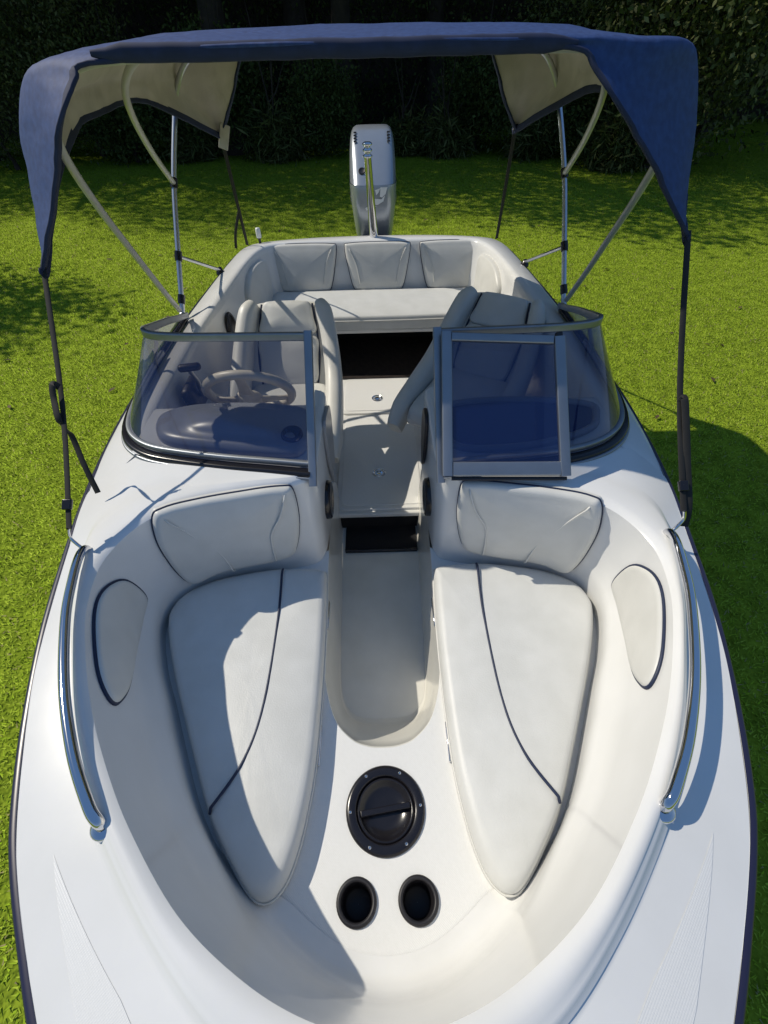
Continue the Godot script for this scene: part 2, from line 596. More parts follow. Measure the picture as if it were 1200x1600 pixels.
func build_bow(boat: Node) -> void:
	# seat platform level with the bow floor, with the foot well cut out of it
	var edge := smooth(v2([.205, 1.64, .205, 1.3, .200, 1.05, .192, .90, .192, .75, .183, .62, .148, .505, .095, .445, .045, .424, 0, .42]), 6)
	var foot := smooth(FOOT, 6).slice(0, (FOOT.size() - 2) * 6 + 1)
	var st := new_st()
	# each half is laid in two pieces that meet at the cup holder, so that plate and cups are real openings
	var cc := Vector2(.0745, .078)
	for sd in [-1.0, 1.0]:
		var up := []
		var low := []
		for i in range(10, foot.size()):
			var p: Vector2 = foot[i] * Vector2(1.006, 1.0)
			if p.y > .079:
				up.append(p)
			elif p.y < .077:
				low.append(p)
		up.append(Vector2(.33, .078))
		low.push_front(Vector2(.33, .078))
		for i in 17:
			var a := PI * i / 16.0
			up.append(cc + Vector2(cos(a), sin(a)) * .0445)
		up.append(Vector2(0, .078))
		for i in 25:
			var a := -PI / 2 + PI * i / 24.0
			up.append(Vector2(.098 * cos(a) if i > 0 and i < 24 else 0.0, .267 + .098 * sin(a)))
		for i in range(edge.size() - 1, -1, -1):
			if edge[i].y < 1.18:
				up.append(edge[i])
		low.append(Vector2(0, .078))
		for i in 17:
			var a := PI + PI * i / 16.0
			low.append(cc + Vector2(cos(a), sin(a)) * .0445)
		poly(st, up, 1.45, sd)
		poly(st, low, 1.45, sd)
	var plat := obj(st, "bow_floor", M.nonskid, boat)
	# the well: edge rolls over, walls go down to the floor, the front slopes aft
	var flo := smooth(v2([.19, 1.64, .182, 1.3, .176, 1.12, .173, .97, .170, .86, .166, .765, .152, .675, .113, .622, .055, .604, 0, .602]), 6)
	var rows := []
	for s in [[0.0, 1.45], [0.02, 1.452], [0.045, 1.462], [0.07, 1.485], [0.3, 1.56], [0.7, 1.69], [0.88, 1.742], [0.96, 1.76], [1.06, 1.765]]:
		var row := []
		for i in edge.size():
			var p: Vector2 = edge[i].lerp(flo[i], s[0])
			row.append(P(p.x, s[1], p.y))
		rows.append(row)
	for r in rows:
		r[-1].x = 0
	rows = mirror_rows(rows)
	st = new_st()
	grid(st, rows)
	obj(st, "foot_well", M.cream, boat)
	var fl := []
	for p in flo:
		fl.append(p)
	for i in range(flo.size() - 2, -1, -1):
		fl.append(Vector2(-flo[i].x, flo[i].y))
	st = new_st()
	poly(st, fl, 1.766)
	obj(st, "foot_well_floor", M.cream, boat)
	# pads
	for s in [-1.0, 1.0]:
		var mp := func(q): return wall_map(q, s)
		var ol := smooth_closed(v2([3.15, 1.04, 3.4, 1.017, 4.3, 1.015, 5.2, 1.012, 6.0, 1.008, 6.3, 1.015, 6.5, 1.07, 6.6, 1.16, 6.5, 1.30, 6.2, 1.37, 5.4, 1.365, 4.3, 1.368, 3.55, 1.355, 3.3, 1.30, 3.12, 1.17]), 5)
		st = new_st()
		pad(st, ol, mp, 0.032, 0.16, 0.012)
		var bp := obj(st, "backrest_pad", M.vinyl2, boat)
		st = new_st()
		var pl2 := []
		for q in ol:
			var m: Array = mp.call(q)
			pl2.append(m[0] + m[1] * 0.004)
		pl2.append(pl2[0])
		tube(st, pl2, 0.0035, 6, false)
		obj(st, "piping", M.navy, bp)
		for sm in [v2([3.35, 1.035, 3.55, 1.12, 3.85, 1.21, 3.9, 1.35]), v2([6.1, 1.03, 5.6, 1.12, 5.1, 1.23, 4.9, 1.36])]:
			st = new_st()
			var tp := []
			for q in smooth(sm, 6):
				var m: Array = mp.call(q)
				tp.append(m[0] + m[1] * 0.0405)
			for i in [0, tp.size() - 1]:
				tp[i] += (mp.call(sm[0 if i == 0 else -1])[1] as Vector3) * -0.012
			tube(st, tp, 0.0032, 6)
			obj(st, "seam", M.vinyl2, bp)
		# arm pads let into the sides
		var so := smooth_closed(v2([7.85, 1.15, 8.2, 1.095, 8.7, 1.06, 9.4, 1.06, 10.3, 1.068, 10.7, 1.105, 10.55, 1.15, 10.05, 1.20, 8.9, 1.26, 8.0, 1.28, 7.75, 1.25]), 5)
		st = new_st()
		pad(st, so, mp, 0.016, 0.2, 0.004)
		bp = obj(st, "arm_pad", M.vinyl2, boat)
		st = new_st()
		pl2 = []
		for q in so:
			var m: Array = mp.call(q)
			pl2.append(m[0] + m[1] * 0.003)
		pl2.append(pl2[0])
		tube(st, pl2, 0.005, 6, false)
		obj(st, "piping", M.navy, bp)
	# screw-down deck plate
	st = new_st()
	var xf := Transform3D(Basis.IDENTITY, P(0, 1.45, 0.267))
	lathe(st, v2([.106, -.004, .106, .004, .103, .0075, .097, .009, .082, .009, .079, .007, .078, -.012]), xf, 56)
	var plate := obj(st, "deck_plate", M.black, boat)
	st = new_st()
	lathe(st, v2([.0775, -.004, .075, 0.001, .07, .001, .067, -.012, .03, -.013, 0.0005, -.013]), xf, 56)
	obj(st, "lid", M.black, plate)
	st = new_st()
	rbox(st, Transform3D(Basis(Vector3.UP, 0.14) * Basis(Vector3.RIGHT, -PI / 2), P(0, 1.455, 0.267)), Vector3(.136, .016, .016), .003)
	obj(st, "grip_bar", M.black, plate)
	for i in 6:
		st = new_st()
		var a := TAU * i / 6.0 + 0.06
		lathe(st, v2([.0042, .008, .004, .0105, .0025, .0115, .0003, .0115]), Transform3D(Basis.IDENTITY, P(cos(a) * .094, 1.45, .267 + sin(a) * .094)), 10)
		obj(st, "screw", M.chrome, plate)
	for s in [-1.0, 1.0]:
		st = new_st()
		lathe(st, v2([.049, -.003, .049, .004, .047, .008, .043, .0095, .039, .0085, .037, .004, .036, -.02, .034, -.07, .03, -.075, .0004, -.075]), Transform3D(Basis.IDENTITY, P(0.0745 * s, 1.45, .078)), 40)
		obj(st, "cup_holder", M.plastic, boat)
		# speakers in the sides of the passage
		st = new_st()
		lathe(st, v2([.001, .010, .045, .012, .058, .018, .066, .02, .075, .016, .078, 0, .078, -.01]), Transform3D(Basis(Vector3.BACK, PI / 2 * s), P(.2025 * s, 1.30, 1.30)), 32)
		obj(st, "speaker", M.black, boat)
		# hinges of the seat lids
		for z in [0.86, 0.43]:
			st = new_st()
			rbox(st, Transform3D(Basis.IDENTITY, P(.187 * s, 1.443, z)), Vector3(.006, .014, .11), .002)
			obj(st, "hinge", M.chrome, plat)

func cushions() -> void:
	for s in [-1.0, 1.0]:
		var lab := "pale grey vinyl bow cushion lying in the sun, between foot well and %s" % "shaded coaming"
		if s < 0:
			lab = "pale grey bow seat cushion with a blue shadow across it, on the steering wheel side"
		else:
			lab = "pale grey bow seat cushion fully in the sun, on the swivelled passenger seat side"
		var t := thing("bow_cushion", P(.42 * s, 1.45, .6), lab, "cushion", "bow seat cushions")
		var ol := smooth_closed(v2([.197, .985, .215, 1.03, .30, 1.04, .42, 1.037, .60, 1.0, .70, .945, .735, .88, .728, .81, .66, .645, .54, .41, .455, .252, .385, .158, .33, .098, .295, .08, .262, .092, .232, .14, .207, .24, .190, .40, .187, .70]), 5)
		var o2 := []
		for p in ol:
			o2.append(p * Vector2(s, 1))
		var st := new_st()
		var mp := func(q): return [P(q.x, 1.449, q.y), Vector3.UP]
		pad(st, o2, mp, 0.075, 0.13, 0.012, 0.0)
		obj(st, "cover", M.vinyl, t)
		st = new_st()
		var tp := []
		for q in smooth(v2([.358, 1.022, .345, .81, .349, .53, .38, .377, .45, .258]), 8):
			tp.append(P(q.x * s, 1.449 - 0.0845, q.y))
		tp[0].y -= 0.014
		tp[-1].y -= 0.02
		tp[1].y -= 0.004
		tube(st, tp, 0.0042, 8)
		obj(st, "piping", M.navy, t)
		st = new_st()
		var hem := []
		for q in o2:
			hem.append(P(q.x, 1.449 - 0.03, q.y) + (Vector3(q.x, 0, -q.y) - Vector3(.42 * s, 0, -.6)).normalized() * 0.0015)
		hem.append(hem[0])
		tube(st, hem, 0.0028, 6, false)
		obj(st, "hem_seam", M.vinyl2, t)

func build_rails(boat: Node) -> void:
	for s in [-1.0, 1.0]:
		var st := new_st()
		tube(st, smooth(p3([.830, 1.04, .845, .832, 1.012, .842, .826, .998, .80, .805, .993, .715, .772, .992, .605, .70, .992, .437, .623, .994, .30, .556, 1.0, .208, .533, 1.012, .182, .529, 1.04, .178], s), 6), 0.0115, 14)
		var r := obj(st, "grab_rail", M.chrome, boat)
		for f in [[.830, 1.034, .845], [.529, 1.034, .178]]:
			st = new_st()
			lathe(st, v2([.025, -.012, .025, .003, .022, .006, .015, .009, .0115, .011]), Transform3D(Basis.IDENTITY, P(f[0] * s, f[1], f[2])), 24)
			obj(st, "foot_flange", M.chrome, r)

# ------------------------------------------------------------------ windscreen
func build_windscreen(boat: Node) -> void:
	for s in [-1.0, 1.0]:
		var dz := 0.02 if s < 0 else -0.02
		var base := []
		var bt := [.213, 1.002, 1.125, .36, 1.002, 1.145, .51, 1.002, 1.165, .66, 1.004, 1.195, .77, 1.006, 1.235, .845, 1.008, 1.29, .895, 1.01, 1.36, .928, 1.015, 1.46, .95, 1.02, 1.6, .968, 1.025, 1.85, .975, 1.03, 2.1, .972, 1.035, 2.38]
		var tt := [.205, .675, 1.405, .33, .675, 1.41, .46, .675, 1.415, .60, .675, 1.422, .69, .675, 1.436, .732, .677, 1.458, .752, .682, 1.492, .763, .70, 1.545, .79, .742, 1.66, .845, .83, 1.90, .90, .92, 2.13, .965, 1.022, 2.40]
		for i in range(0, bt.size(), 3):
			var w := clampf(1.0 - absf(i / 3.0 - 3.0) / 4.0, 0.0, 1.0) * dz
			base.append(P(bt[i] * s, bt[i + 1], bt[i + 2] + w))
		var top := p3(tt, s)
		base = smooth(base, 6)
		top = smooth(top, 6)
		var st := new_st()
		var rows := []
		for j in 7:
			var row := []
			for i in base.size():
				var q: Vector3 = base[i].lerp(top[i], j / 6.0)
				row.append(q)
			rows.append(row)
		var wr := Node3D.new()
		place(wr, "windscreen", boat)
		grid(st, rows)
		obj(st, "pane", M.glass, wr)
		st = new_st()
		sweep(st, top, round_rect(0.016, 0.027, 0.005, 3))
		obj(st, "top_rail", M.rail, wr)
		st = new_st()
		var low := []
		var low2 := []
		for i in base.size():
			var d: Vector3 = (top[i] - base[i]).normalized()
			low.append(base[i] + d * 0.026)
			var outw := Vector3(base[i].x * 0.3, 0, 0.5).normalized() if i < 40 else Vector3(s, 0, 0)
			low2.append(base[i] + outw * 0.004 - Vector3(0, 0.002, 0))
		sweep(st, low.slice(0, 58), round_rect(0.018, 0.02, 0.005, 3))
		obj(st, "lower_rail", M.rail, wr)
		st = new_st()
		sweep(st, low2, round_rect(0.034, 0.024, 0.009, 3))
		obj(st, "base_gasket", M.black, wr)
		st = new_st()
		var low3 := []
		for q in low2:
			low3.append(q + Vector3(q.x * 0.012, -0.009, 0.014))
		sweep(st, low3.slice(0, 62), round_rect(0.016, 0.012, 0.005, 3))
		obj(st, "base_trim", M.rail, wr)
		# inner end post
		st = new_st()
		var pa := P(.209 * s, 1.035, 1.098)
		var pb := P(.203 * s, .662, 1.412)
		sweep(st, [pa, pa.lerp(pb, 0.5), pb], round_rect(0.026, 0.022, 0.004, 3), Vector3(0, 0.6, 0.7))
		obj(st, "post", M.rail, wr)
		# stay inside the wing
		st = new_st()
		tube(st, [P(.958 * s, 1.015, 1.86), P(.90 * s, .90, 1.83), P(.85 * s, .80, 1.80)], 0.008, 8)
		obj(st, "stay", M.rail, wr)
	# walk-through door of the screen, swung open in front of the passenger side
	var wd := Node3D.new()
	place(wd, "windscreen_door", boat)
	var a := P(.207, .982, 1.072)
	var b := P(.607, .982, 1.058)
	var c := P(.583, .662, 1.335)
	var d := P(.213, .660, 1.378)
	var st := new_st()
	quad(st, a, b, c, d)
	obj(st, "pane", M.glass, wd)
	var nrm := (b - a).cross(d - a).normalized()
	var names := ["bottom_bar", "outer_bar", "top_bar", "inner_bar"]
	var cs := [a, b, c, d]
	var ws := [0.044, 0.032, 0.026, 0.032]
	for i in 4:
		var p: Vector3 = cs[i]
		var q: Vector3 = cs[(i + 1) % 4]
		var dir := (q - p).normalized()
		var inw := nrm.cross(dir).normalized()
		if inw.dot((a + b + c + d) / 4.0 - p) < 0:
			inw = -inw
		var trim := 0.0 if i % 2 == 1 else 0.033
		st = new_st()
		sweep(st, [p + inw * ws[i] * 0.5 + dir * trim, q + inw * ws[i] * 0.5 - dir * trim], round_rect(ws[i], 0.02, 0.004, 3), nrm)
		obj(st, names[i], M.rail, wd)
	st = new_st()
	rbox(st, axes(c + nrm * 0.016 + Vector3(-0.014, -0.03, 0), (c - b), Vector3.RIGHT), Vector3(.07, .02, .02), .004)
	obj(st, "latch", M.black, wd)
	st = new_st()
	sweep(st, [a + Vector3(0.03, -0.012, 0.0), b + Vector3(-0.01, -0.012, 0.0)], round_rect(0.012, 0.014, 0.003, 2), nrm)
	obj(st, "seal", M.black, wd)

# ------------------------------------------------------------------ consoles, cockpit
func build_cockpit(boat: Node) -> void:
	var st: SurfaceTool
	for s in [-1.0, 1.0]:
		# console top behind the screen, rolling down into the fascia
		st = new_st()
		var rows := []
		for i in 13:
			var x := lerpf(.226, .845, i / 12.0)
			var zb: float = lerpf(1.15, 1.26, pow(i / 12.0, 2.0))
			rows.append([P(x * s, 1.006, zb), P(x * s, 1.0, zb + .06), P(x * s, .998, 1.42), P(x * s, 1.0, 1.50), P(x * s, 1.006, 1.525), P(x * s, 1.02, 1.54), P(x * s, 1.08, 1.55), P(x * s, 1.25, 1.50), P(x * s, 1.27, 1.48)])
		grid(st, rows)
		var con := obj(st, "console", M.gel, boat)
		st = new_st()
		var mp := func(q): return [P(q.x, 0.999, q.y), Vector3.UP]
		if s < 0:
			pad(st, smooth_closed(v2([-.79, 1.45, -.785, 1.36, -.72, 1.285, -.52, 1.235, -.32, 1.205, -.25, 1.215, -.235, 1.30, -.24, 1.44, -.34, 1.485, -.53, 1.505, -.70, 1.495]), 5), mp, 0.04, 0.35, 0.03, 0.0)
			obj(st, "instrument_pod", M.pod, con)
			st = new_st()
			lathe(st, v2([.037, -.004, .037, .006, .033, .012, .027, .01, .025, -.005, .001, -.006]), Transform3D(Basis(Vector3.RIGHT, 0.1), P(-.285, .957, 1.275)), 28)
			obj(st, "cup_holder", M.black, con)
		else:
			# glove tray: a raised lip round a flat sheet, the recess shade painted navy
			var ol := smooth_closed(v2([.25, 1.44, .25, 1.27, .33, 1.215, .55, 1.23, .74, 1.30, .80, 1.38, .79, 1.46, .55, 1.50, .33, 1.49]), 6)
			var lip := []
			for q in ol:
				lip.append(P(q.x, .992, q.y))
			lip.append(lip[0])
			tube(st, lip, 0.014, 8, false)
			obj(st, "tray_lip", M.pod, con)
			st = new_st()
			poly(st, ol, .994)
			obj(st, "tray_painted_shade", M.navy, con)
		# console end panel beside the passage
		st = new_st()
		var ep := smooth_closed(v2([-1.42, -1.02, -1.50, -1.025, -1.60, -1.06, -1.62, -1.14, -1.58, -1.26, -1.52, -1.37, -1.50, -1.39, -1.48, -1.36, -1.43, -1.24, -1.41, -1.12]), 4)
		if s > 0:
			ep = smooth_closed(v2([-1.44, -1.03, -1.52, -1.03, -1.56, -1.10, -1.54, -1.20, -1.49, -1.29, -1.45, -1.22, -1.43, -1.12]), 4)
		extr(st, ep, Transform3D(Basis(Vector3(0, 0, 1), Vector3(0, 1, 0), Vector3(-1, 0, 0)), Vector3(.193 * s, CH, 0)), 0.014, 0.004)
		obj(st, "end_panel", M.panel if s < 0 else M.dark, con)
		# aft side pads
		var am := func(q): return aft_map(q, s)
		st = new_st()
		pad(st, smooth_closed(v2([5.0, 1.16, 5.25, 1.09, 5.7, 1.062, 6.4, 1.062, 6.9, 1.09, 7.0, 1.2, 6.9, 1.30, 6.0, 1.33, 5.2, 1.30]), 5), am, 0.035, 0.2, 0.015)
		obj(st, "side_pad", M.vinyl2, boat)
		# round locker hole with a dark rim behind the seats
		st = new_st()
		var m: Array = am.call(Vector2(4.2, 1.17))
		var bx := axes(m[0] + m[1] * 0.004, Vector3.FORWARD, m[1])
		lathe(st, v2([.075, -.006, .078, .006, .07, .012, .06, .008, .05, .002, .001, .001]), bx, 28)
		obj(st, "speaker", M.black, boat)
	# cockpit sole, hatches
	st = new_st()
	poly(st, v2([-.205, 1.545, .205, 1.545, .205, 1.5, .85, 1.5, .85, 2.6, .80, 3.4, -.80, 3.4, -.85, 2.6, -.85, 1.5, -.205, 1.5]), 1.65)
	var sole := obj(st, "cockpit_floor", M.floor, boat)
	st = new_st()
	rbox(st, Transform3D(Basis.IDENTITY, P(0, 1.66, 1.548)), Vector3(.40, .026, .018), .006)
	obj(st, "floor_edge", M.floor, sole)
	for f in [[.015, 1.565, 2.36, .455], [.015, 2.375, 2.775, .485]]:
		st = new_st()
		var zc: float = (f[1] + f[2]) * 0.5
		extr(st, round_rect(f[3], f[2] - f[1], .05, 5), Transform3D(Basis(Vector3.RIGHT, -PI / 2), P(f[0], 1.646, zc)), 0.016, 0.005)
		var hatch := obj(st, "floor_hatch", M.floor, sole)
		st = new_st()
		extr(st, round_rect(f[3] - .05, f[2] - f[1] - .05, .04, 5), Transform3D(Basis(Vector3.RIGHT, -PI / 2), P(f[0], 1.639, zc)), 0.008, 0.002)
		obj(st, "raised_panel", M.nonskid, hatch)
		st = new_st()
		lathe(st, v2([.034, 0, .034, .004, .03, .006, .026, .004, .022, -.001, .012, .003, .001, .004]), Transform3D(Basis.IDENTITY, P(0.004, 1.635, 1.825 if f[1] < 2 else 2.53)), 24)
		obj(st, "latch", M.chrome, hatch)
	st = new_st()
	poly(st, v2([-.78, 2.79, .78, 2.79, .76, 3.38, -.76, 3.38]), 1.642)
	obj(st, "aft_carpet", M.carpet, sole)
	# black riser below the floor edge and a black mat in the aft end of the foot well
	st = new_st()
	rbox(st, Transform3D(Basis.IDENTITY, P(0, 1.715, 1.558)), Vector3(.385, .09, .012), .003)
	obj(st, "step_riser", M.locker, boat)
	st = new_st()
	rbox(st, Transform3D(Basis.IDENTITY, P(.006, 1.762, 1.475)), Vector3(.352, .012, .155), .004)
	var fm := obj(st, "foot_mat", M.locker, boat)
	st = new_st()
	rbox(st, Transform3D(Basis.IDENTITY, P(.006, 1.758, 1.398)), Vector3(.35, .02, .012), .004)
	obj(st, "mat_edge", M.black, fm)
	# under-bench space lined with carpet, its deep shade put into a near-black colour
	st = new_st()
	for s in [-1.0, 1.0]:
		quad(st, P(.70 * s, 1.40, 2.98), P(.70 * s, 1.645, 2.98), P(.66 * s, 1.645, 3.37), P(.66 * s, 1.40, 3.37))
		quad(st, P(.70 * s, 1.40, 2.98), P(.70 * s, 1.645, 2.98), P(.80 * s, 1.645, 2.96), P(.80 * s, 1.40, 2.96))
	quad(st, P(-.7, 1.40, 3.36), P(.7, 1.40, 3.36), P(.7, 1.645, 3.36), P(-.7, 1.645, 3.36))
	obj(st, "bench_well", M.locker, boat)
	# bench seat board
	st = new_st()
	rbox(st, Transform3D(Basis.IDENTITY, P(0, 1.395, 3.17)), Vector3(1.56, .03, .44), .008)
	obj(st, "bench_base", M.liner, boat)
	# three pads on the transom
	for x in [-.475, .035, .555]:
		st = new_st()
		var tmp := func(q): return [P(q.x, q.y, 3.525 - (q.y - 1.04) * 0.38), Vector3(0, 0.35, 1).normalized()]
		var w := .225
		var ol := smooth_closed(v2([x - w, 1.06, x - w + .03, 1.04, x, 1.035, x + w - .03, 1.04, x + w, 1.06, x + w - .02, 1.18, x + w - .05, 1.29, x + w - .09, 1.31, x, 1.315, x - w + .09, 1.31, x - w + .05, 1.29, x - w + .02, 1.18]), 4)
		pad(st, ol, tmp, 0.04, 0.16, 0.014)
		var bp := obj(st, "transom_pad", M.vinyl2, boat)
		st = new_st()
		var pp := []
		for q in ol:
			var m: Array = tmp.call(q)
			pp.append(m[0] + m[1] * 0.006)
		pp.append(pp[0])
		tube(st, pp, 0.005, 6, false)
		obj(st, "piping", M.navy, bp)
		for e in [-1.0, 1.0]:
			st = new_st()
			var sp := []
			for q in smooth(v2([x + e * (w - .03), 1.07, x + e * (w - .075), 1.16, x + e * (w - .10), 1.28]), 6):
				var m: Array = tmp.call(q)
				sp.append(m[0] + m[1] * 0.047)
			sp[0] -= Vector3(0, 0.004, 0.012)
			sp[-1] -= Vector3(0, 0.004, 0.012)
			tube(st, sp, 0.0035, 6)
			obj(st, "seam", M.vinyl2, bp)
	# steering wheel
	st = new_st()
	var c := P(-.535, 1.075, 1.735)
	var wx := Transform3D(Basis(Vector3.RIGHT, -0.95), c)
	var ring := []
	for i in 49:
		var a := TAU * i / 48.0
		ring.append(wx * Vector3(cos(a) * .175, 0, sin(a) * .175))
	tube(st, ring, 0.0195, 12, false)
	var sw := obj(st, "steering_wheel", M.wheel, boat)
	for a in [0.35, PI - 0.35, PI * 1.5]:
		st = new_st()
		var d := Vector3(cos(a), 0, -sin(a))
		var sp := []
		for i in 6:
			var r := lerpf(.03, .172, i / 5.0)
			sp.append(wx * (d * r + Vector3(0, -.03 * (1.0 - i / 5.0), 0)))
		sweep(st, sp, round_rect(0.05, 0.014, 0.006, 3), wx.basis.y, true, [1.5, 1.2, 0.95, 0.8, 0.8, 0.9])
		obj(st, "spoke", M.wheel, sw)
	st = new_st()
	lathe(st, v2([.001, .0, .04, -.004, .055, -.015, .058, -.03, .045, -.05, .03, -.06, .03, -.13, .04, -.20, .001, -.2]), wx, 28)
	obj(st, "hub", M.wheel, sw)
	# throttle
	st = new_st()
	rbox(st, Transform3D(Basis(Vector3.BACK, 0.15), P(-.80, 1.12, 1.80)), Vector3(.05, .13, .16), .02)
	var th := obj(st, "throttle_control", M.dark, boat)
	st = new_st()
	sweep(st, [P(-.765, 1.12, 1.80), P(-.75, 1.02, 1.76), P(-.75, .95, 1.72)], round_rect(.02, .025, .008, 3), Vector3.BACK)
	obj(st, "lever", M.alu, th)
	st = new_st()
	rbox(st, Transform3D(Basis(Vector3.UP, 0.2), P(-.745, .94, 1.715)), Vector3(.09, .03, .035), .013)
	obj(st, "lever_grip", M.dark, th)
	# stern light
	st = new_st()
	lathe(st, v2([.018, 0, .018, .012, .009, .018, .009, .05, .014, .055, .001, .056]), Transform3D(Basis.IDENTITY, P(-.78, 1.062, 3.585)), 16)
	var sl := obj(st, "stern_light", M.dark, boat)
	st = new_st()
	lathe(st, v2([.016, .055, .017, .06, .017, .105, .013, .115, .001, .117]), Transform3D(Basis.IDENTITY, P(-.78, 1.062, 3.585)), 16)
	obj(st, "lens", M.lens, sl)

func bench() -> void:
	var t := thing("bench_cushion", P(0, 1.38, 3.15), "wide white vinyl stern bench cushion below the three transom pads", "cushion")
	var st := new_st()
	var mp := func(q): return [P(q.x, 1.379, q.y), Vector3.UP]
	pad(st, smooth_closed(v2([-.70, 2.96, -.35, 2.945, 0, 2.94, .35, 2.945, .70, 2.96, .745, 3.0, .75, 3.2, .72, 3.37, .66, 3.395, 0, 3.405, -.66, 3.395, -.72, 3.37, -.75, 3.2, -.745, 3.0]), 5), mp, 0.085, 0.09, 0.012, 0.0)
	obj(st, "cover", M.vinyl, t)
	st = new_st()
	tube(st, smooth(p3([-.70, 1.32, 2.957, -.35, 1.32, 2.942, 0, 1.32, 2.937, .35, 1.32, 2.942, .70, 1.32, 2.957]), 6), 0.004, 6)
	obj(st, "piping", M.vinyl2, t)

func seat(at: Vector3, turn: float, label: String) -> void:
	# facing +z before the turn; built in local coordinates
	var t := thing("bucket_seat", at, label, "seat", "cockpit bucket seats")
	t.rotation.y = turn
	var add := func(st: SurfaceTool, called: String, m: Material, parent: Node):
		var o := obj(st, called, m, parent)
		o.position = Vector3.ZERO
		return o
	var st := new_st()
	lathe(st, v2([.17, .05, .17, .062, .05, .07, .04, .09, .04, .24, .10, .27, .10, .30, .001, .30]), Transform3D.IDENTITY, 28)
	add.call(st, "pedestal", M.dark, t)
	st = new_st()
	rbox(st, Transform3D(Basis.IDENTITY, Vector3(0, .325, .05)), Vector3(.42, .07, .50), .03)
	add.call(st, "seat_shell", M.liner, t)
	st = new_st()
	var mp := func(q): return [Vector3(q.x, .355, q.y), Vector3.UP]
	pad(st, smooth_closed(v2([-.185, -.14, 0, -.15, .185, -.14, .195, .1, .19, .28, .15, .325, 0, .34, -.15, .325, -.19, .28, -.195, .1]), 5), mp, .06, .18, .015, 0.0)
	add.call(st, "seat_cushion", M.vinyl, t)
	# backrest: a leaning slab, its middle panel and two bolsters
	var bo := Vector3(0, .40, -.15)
	var up := Vector3(0, .74, -.62).normalized()
	var nm := Vector3(0, .62, .74).normalized()
	var bm := func(q): return [bo + Vector3(q.x, 0, 0) + up * q.y, nm]
	st = new_st()
	extr(st, smooth_closed(v2([-.22, -.05, .22, -.05, .235, .15, .215, .36, .15, .415, 0, .42, -.15, .415, -.215, .36, -.235, .15]), 4), Transform3D(Basis(Vector3.RIGHT, up, nm), bo - nm * 0.03), .07, .025)
	var back: Node = add.call(st, "backrest", M.vinyl2, t)
	st = new_st()
	pad(st, smooth_closed(v2([-.135, .0, 0, -.01, .135, .0, .15, .12, .145, .235, 0, .24, -.145, .235, -.15, .12]), 5), bm, .03, .16, .012)
	add.call(st, "lower_panel", M.vinyl, back)
	st = new_st()
	pad(st, smooth_closed(v2([-.14, .252, 0, .248, .14, .252, .135, .33, .12, .40, .08, .412, 0, .414, -.08, .412, -.12, .40, -.135, .33]), 5), bm, .034, .16, .014)
	add.call(st, "headrest_panel", M.vinyl, back)
	for e in [-1.0, 1.0]:
		st = new_st()
		var pa := smooth([Vector3(.232 * e, .30, .36), Vector3(.238 * e, .355, .27), Vector3(.240 * e, .40, .10), Vector3(.236 * e, .46, -.08), Vector3(.222 * e, .56, -.22), Vector3(.198 * e, .66, -.33), Vector3(.168 * e, .715, -.395)], 5)
		var sc := []
		for i in pa.size():
			var f := float(i) / (pa.size() - 1)
			sc.append(0.75 + 0.25 * minf(1.0, f * 6.0) if f < 0.88 else 1.0 - (f - 0.88) * 3.5)
		sweep(st, pa, round_rect(.082, .155, .038, 5), Vector3(0, .9, .45), true, sc)
		add.call(st, "bolster", M.vinyl2, t)
		st = new_st()
		var sm := []
		for q in smooth(v2([.145 * e, .0, .158 * e, .13, .15 * e, .26, .13 * e, .40]), 5):
			var m: Array = bm.call(q)
			sm.append(m[0] + m[1] * 0.012)
		tube(st, sm, 0.005, 6)
		add.call(st, "piping", M.navy, back)

